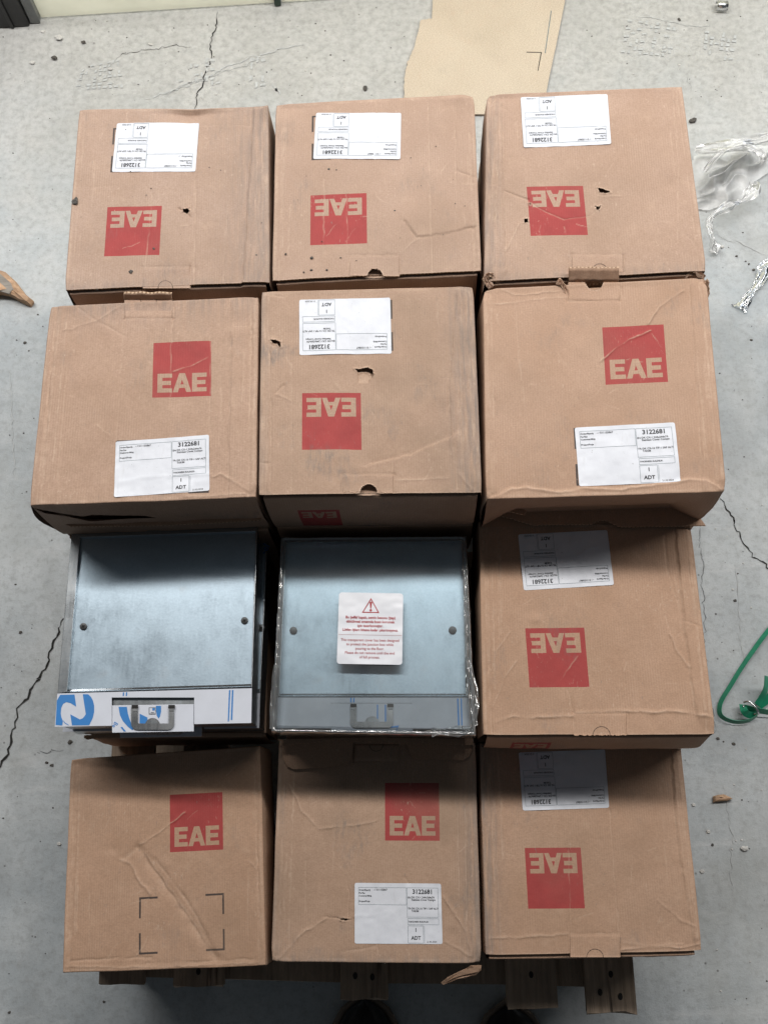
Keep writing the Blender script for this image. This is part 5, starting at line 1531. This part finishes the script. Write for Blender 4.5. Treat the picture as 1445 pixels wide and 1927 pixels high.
def pebble(x, y, r, z, label, mat='stone', seed=0, group=None, flat=.55, asp=1.0):
    r *= .72
    p = at(x, y, z); rs = np.random.RandomState(seed + int(x))
    bm = bmesh.new(); bmesh.ops.create_icosphere(bm, subdivisions=2, radius=1)
    for v in bm.verts:
        k = 1 + .28 * rs.randn() * .6
        v.co = Vector((v.co.x * r * k * asp, v.co.y * r * k, max(v.co.z * r * flat * k, -r * flat * .8)))
    bmesh.ops.rotate(bm, verts=list(bm.verts), cent=(0, 0, 0), matrix=Matrix.Rotation(rs.rand() * 3, 3, 'Z'))
    bmesh.ops.translate(bm, verts=list(bm.verts), vec=Vector((p[0], p[1], z + r * flat * .75)))
    o = bm_obj('crumb', bm, M[mat], None, (p[0], p[1], z))
    return tag(o, label, 'debris', group)
pebble(142, 380, .0058, Z1 - .001, 'black chip at the left edge of the back left carton', asp=1.3)
pebble(290, 468, .0022, Z1, 'black bit of grit on the red logo of the back left carton')
pebble(483, 481, .0032, Z1, 'dark crumb near the right edge of the back left carton')
pebble(247, 512, .0036, Z1, 'grey crumb beside the tab of the back left carton')
pebble(619, 319, .0024, Z1, 'dark bit just below the label of the back middle carton')
pebble(743, 397, .0022, Z1, 'dark bit right of the red logo on the back middle carton')
for x, y, r, mt, lb in ((1302, 228, .0075, 'stone', 'dark stone on the floor right of the back right carton'), (687, 167, .006, 'stone', 'brown pebble on the floor behind the back middle carton'),
        (103, 110, .007, 'stone', 'long dark lump on the floor near the top left'), (158, 80, .005, 'stone', 'black pebble near the foot of the cream panel'), (208, 131, .005, 'stone_pale', 'pale chip on the floor above the back left carton'),
        (283, 84, .004, 'stone_pale', 'white chip on the floor left of the long crack'), (62, 119, .006, 'stone_pale', 'white plaster crumb near the top left corner'), (112, 72, .009, 'stone_pale', 'flaky white plaster patch near the foot of the panel'),
        (1277, 37, .004, 'stone', 'dark pebble beside the boot print at the top right'), (1358, 465, .004, 'stone_pale', 'pale crumb below the stretch film'), (1400, 1597, .006, 'stone_pale', 'pale pebble at the lower right edge of the floor'), (1417, 508, .003, 'stone', 'small dark crumb left of the thin film scrap'), (133, 1396, .004, 'stone', 'dark crumb beside the carton at the front left')):
    pebble(x, y, r, 0.0006, lb, mt, 3, 'loose crumbs on the concrete floor', asp=1.4)
def grit(name, spots, z, label, mat):
    V = []; F = []; rs = np.random.RandomState(len(spots))
    for x, y, r in spots:
        p = at(x, y, z); b = len(V); n = 7
        for zz, k in ((0, 1.0), (.6, .75)):
            for i_ in range(n):
                a_ = 2 * math.pi * i_ / n; rr = r * k * (.7 + .6 * rs.rand())
                V.append((p[0] + rr * math.cos(a_) * 1.3, p[1] + rr * math.sin(a_), z + zz * r))
        for i_ in range(n): F.append((b + i_, b + (i_ + 1) % n, b + n + (i_ + 1) % n, b + n + i_))
        F.append(tuple(range(b + n, b + 2 * n)))
    o = mesh_obj(name, V, F, M[mat], None, (0, 0, z), smooth=False); o['kind'] = 'stuff'
    return tag(o, label, 'grit')
rs = np.random.RandomState(12)
dk = [(612, 58), (1385, 482), (1402, 492), (1408, 497), (1395, 1505), (98, 1440), (40, 1190), (32, 640), (48, 645), (55, 660), (72, 592), (1413, 640), (1350, 1390), (1382, 1130), (100, 1520), (1340, 1590), (18, 1905), (196, 1885), (88, 1435), (30, 1100), (1380, 1400)]
dk = [(x, y, rs.uniform(.0012, .0028)) for x, y in dk] + [(rs.uniform(0, 100), rs.uniform(90, 1900), rs.uniform(.0005, .0013)) for _ in range(35)] + [(rs.uniform(1345, 1445), rs.uniform(150, 1900), rs.uniform(.0005, .0014)) for _ in range(40)] + [(rs.uniform(0, 1445), rs.uniform(30, 190), rs.uniform(.0005, .0015)) for _ in range(60)]
grit('floor_grit', dk, .0004, 'fine dark grit scattered over the concrete floor', 'stone')
pl = [(1305, 1515, .003), (1332, 1565, .003), (1320, 1640, .003), (112, 1588, .003), (82, 60, .004)] + [(rs.uniform(0, 1445), rs.uniform(30, 190), rs.uniform(.0006, .002)) for _ in range(60)] + [(rs.uniform(1340, 1445), rs.uniform(900, 1900), rs.uniform(.0005, .0016)) for _ in range(25)]
grit('plaster_grit', pl, .0004, 'fine pale plaster crumbs scattered over the concrete floor', 'stone_pale')
cg = [(633, 320, .0012), (586, 508, .0016), (615, 508, .0014), (538, 478, .0013), (587, 485, .0018), (641, 485, .001), (572, 512, .001)] + [(rs.uniform(150, 890), rs.uniform(230, 500), rs.uniform(.0003, .0008)) for _ in range(34)]
grit('carton_grit', cg, Z1 + .0006, 'fine dark grit lying on the two back left cartons', 'stone')
# scrap of torn tape / thin straw beside the middle carton
V, F = tube([at(455 + 3 * k, 170 + 5 * k * 1.0, .003) for k in range(6)], .0012, 6)
# small curled metal piece at the top right
zz = [(1350, 10), (1362, 14)]
p = at(1357, 11, .01); V = []; n_ = 12
for j in range(2):
    for k in range(n_):
        a_ = math.radians(-20 + 230 * k / (n_ - 1))
        V.append((p[0] - .011 + .022 * j, p[1] + .010 * math.cos(a_) - .002 * j, .011 + .010 * math.sin(a_)))
o = mesh_obj('metal_clip', V, grid_faces(n_, 2), M['wire'], None, (p[0], p[1], 0))
md = o.modifiers.new('thickness', 'SOLIDIFY'); md.thickness = .0012
tag(o, 'small curled shiny metal clip on the floor at the top right', 'metal scrap')

# crumpled stretch film beside the back right carton
def film_heap(outline, label, zmax, seed, n=70):
    P = np.array([at(x, y, .0)[:2] for x, y in outline]); lo, hi = P.min(0), P.max(0)
    c = (lo + hi) / 2; org = (c[0], c[1], 0)
    n1, n2 = Noise(seed), Noise(seed + 1)
    xs = np.linspace(lo[0], hi[0], n); ys = np.linspace(lo[1], hi[1], n)
    X, Y = np.meshgrid(xs, ys)
    # ridged folds
    ang = .5
    u = X * math.cos(ang) + Y * math.sin(ang); v = -X * math.sin(ang) + Y * math.cos(ang)
    wv = n1(u * 6, v * 6) * .03
    rid = (1 - np.abs(n1(u * 7, (v + wv) * 26))) ** 3 * .7 + (1 - np.abs(n2(u * 13 + 4, (v - wv) * 34))) ** 3 * .35 + (1 - np.abs(n1(X * 40 + 5, Y * 40))) ** 2 * .12
    ins = in_poly(X.ravel(), Y.ravel(), P).reshape(X.shape)
    dist = np.full(X.shape, 1e9)
    for k in range(len(P)):
        d, _, _ = seg_dist(X, Y, P[k], P[(k + 1) % len(P)]); dist = np.minimum(dist, d)
    env = np.clip(dist / .05, 0.05, 1) ** .6
    Z = .003 + zmax * env * rid
    jx = .010 * n2(X * 30, Y * 30); jy = .010 * n1(X * 30 + 9, Y * 30)
    V = np.stack([X + jx, Y + jy, Z], -1).reshape(-1, 3)
    F = [f for f in grid_faces(n, n) if ins.ravel()[list(f)].all()]
    used = sorted({i_ for f in F for i_ in f}); mp = {a: b for b, a in enumerate(used)}
    return mesh_obj('stretch_film', V[used], [tuple(mp[i_] for i_ in f) for f in F], M['wrap'], None, org, smooth=True), org
sf, so = film_heap([(1300, 290), (1310, 287), (1345, 292), (1380, 285), (1410, 275), (1430, 276), (1470, 262), (1470, 318), (1445, 330), (1420, 345), (1405, 362), (1400, 372), (1380, 388), (1350, 392), (1330, 402), (1300, 400)], '', .055, 55, 110)
tag(sf, 'crumpled clear stretch film on the floor beside the back right carton', 'plastic film')
crumple('film_tail', [at(x, y, 0)[:2] for x, y in ((1404, 362), (1407, 378), (1385, 395), (1350, 412), (1328, 428), (1330, 448), (1340, 470), (1346, 482))], [.03, .035, .03, .03, .025, .02, .012, .006], .020, M['wrap'], sf, so, 15, .006, 9)
crumple('film_tail', [at(x, y, 0)[:2] for x, y in ((1300, 300), (1340, 305), (1390, 300), (1440, 290))], [.03, .045, .05, .05], .022, M['wrap'], sf, so, 16, .008, 9)
crumple('film_tail', [at(x, y, 0)[:2] for x, y in ((1318, 340), (1345, 318), (1385, 312), (1415, 318), (1425, 330))], [.03, .05, .055, .05, .04], .014, M['wrap'], sf, so, 17, .006, 7)
# thin flat film piece at the right edge
pp_ = at(1420, 540, 0)
o = crumple('film_scrap', [at(x, y, 0)[:2] for x, y in ((1480, 480), (1445, 505), (1428, 530), (1408, 558), (1390, 584))], [.008, .006, .005, .004, .002], .026, M['cover_edge'], None, (pp_[0], pp_[1], 0), 25, .003, 8)
tag(o, 'thin flat scrap of clear film on the floor at the right edge', 'plastic film')

# green strap with its wire buckle
def ribbon(name, path, width, tilt, mat, parent, org):
    P = smooth_path(path, 8); n = len(P); V = []
    for i_, p in enumerate(P):
        t_ = P[min(i_ + 1, n - 1)] - P[max(i_ - 1, 0)]; t_ /= np.linalg.norm(t_) + 1e-9
        nr = np.array([-t_[1], t_[0], 0]); nr /= np.linalg.norm(nr) + 1e-9
        tl = tilt[0] + (tilt[1] - tilt[0]) * i_ / (n - 1)
        w_ = nr * math.cos(tl) + np.array([0, 0, 1]) * math.sin(tl)
        V += [p + w_ * width / 2, p - w_ * width / 2]
    F = [(2 * i_, 2 * i_ + 1, 2 * i_ + 3, 2 * i_ + 2) for i_ in range(n - 1)]
    o = mesh_obj(name, V, F, mat, parent, org, smooth=False)
    md = o.modifiers.new('thickness', 'SOLIDIFY'); md.thickness = .0008; md.offset = 0
    return o
bp_ = at(1412, 1338, 0); so = (bp_[0], bp_[1], 0)
st = thing('green_strap', 'green plastic strap with a wire buckle looping over the floor at right', 'strap', so)
ribbon('strap_band', [at(x, y, z) for x, y, z in ((1500, 1120, .010), (1445, 1186, .010), (1418, 1222, .010), (1394, 1257, .010), (1372, 1293, .010), (1356, 1320, .010), (1353, 1340, .010), (1362, 1352, .010), (1385, 1359, .010), (1408, 1356, .012), (1424, 1346, .016))], .0105, (.95, 1.2), M['strap'], st, so)
ribbon('strap_band', [at(x, y, z) for x, y, z in ((1398, 1331, .012), (1412, 1334, .018), (1430, 1338, .018), (1470, 1344, .012))], .013, (.9, 1.1), M['strap'], st, so)
ribbon('strap_band', [at(x, y, z) for x, y, z in ((1424, 1327, .014), (1433, 1312, .02), (1440, 1295, .03), (1441, 1272, .038))], .014, (.5, .9), M['strap'], st, so)
ribbon('strap_band', [at(x, y, z) for x, y, z in ((1428, 1328, .010), (1442, 1318, .014), (1452, 1300, .02), (1458, 1282, .028))], .013, (.4, .7), M['strap'], st, so)
ribbon('strap_band', [at(x, y, z) for x, y, z in ((1397, 1326, .01), (1400, 1338, .022), (1408, 1345, .018), (1420, 1346, .012))], .013, (.7, .7), M['strap'], st, so)
V, F = tube(smooth_path([at(x, y, z) for x, y, z in ((1398, 1322, .022), (1408, 1320, .026), (1418, 1328, .028), (1425, 1338, .026), (1425, 1344, .018), (1412, 1342, .012), (1402, 1336, .012), (1398, 1328, .018))] , 5), .0016, 8)
mesh_obj('wire_buckle', V, F, M['wire'], st, so)

for o in bpy.data.objects:
    for k in ('_org', '_mat'):
        if k in o: del o[k]
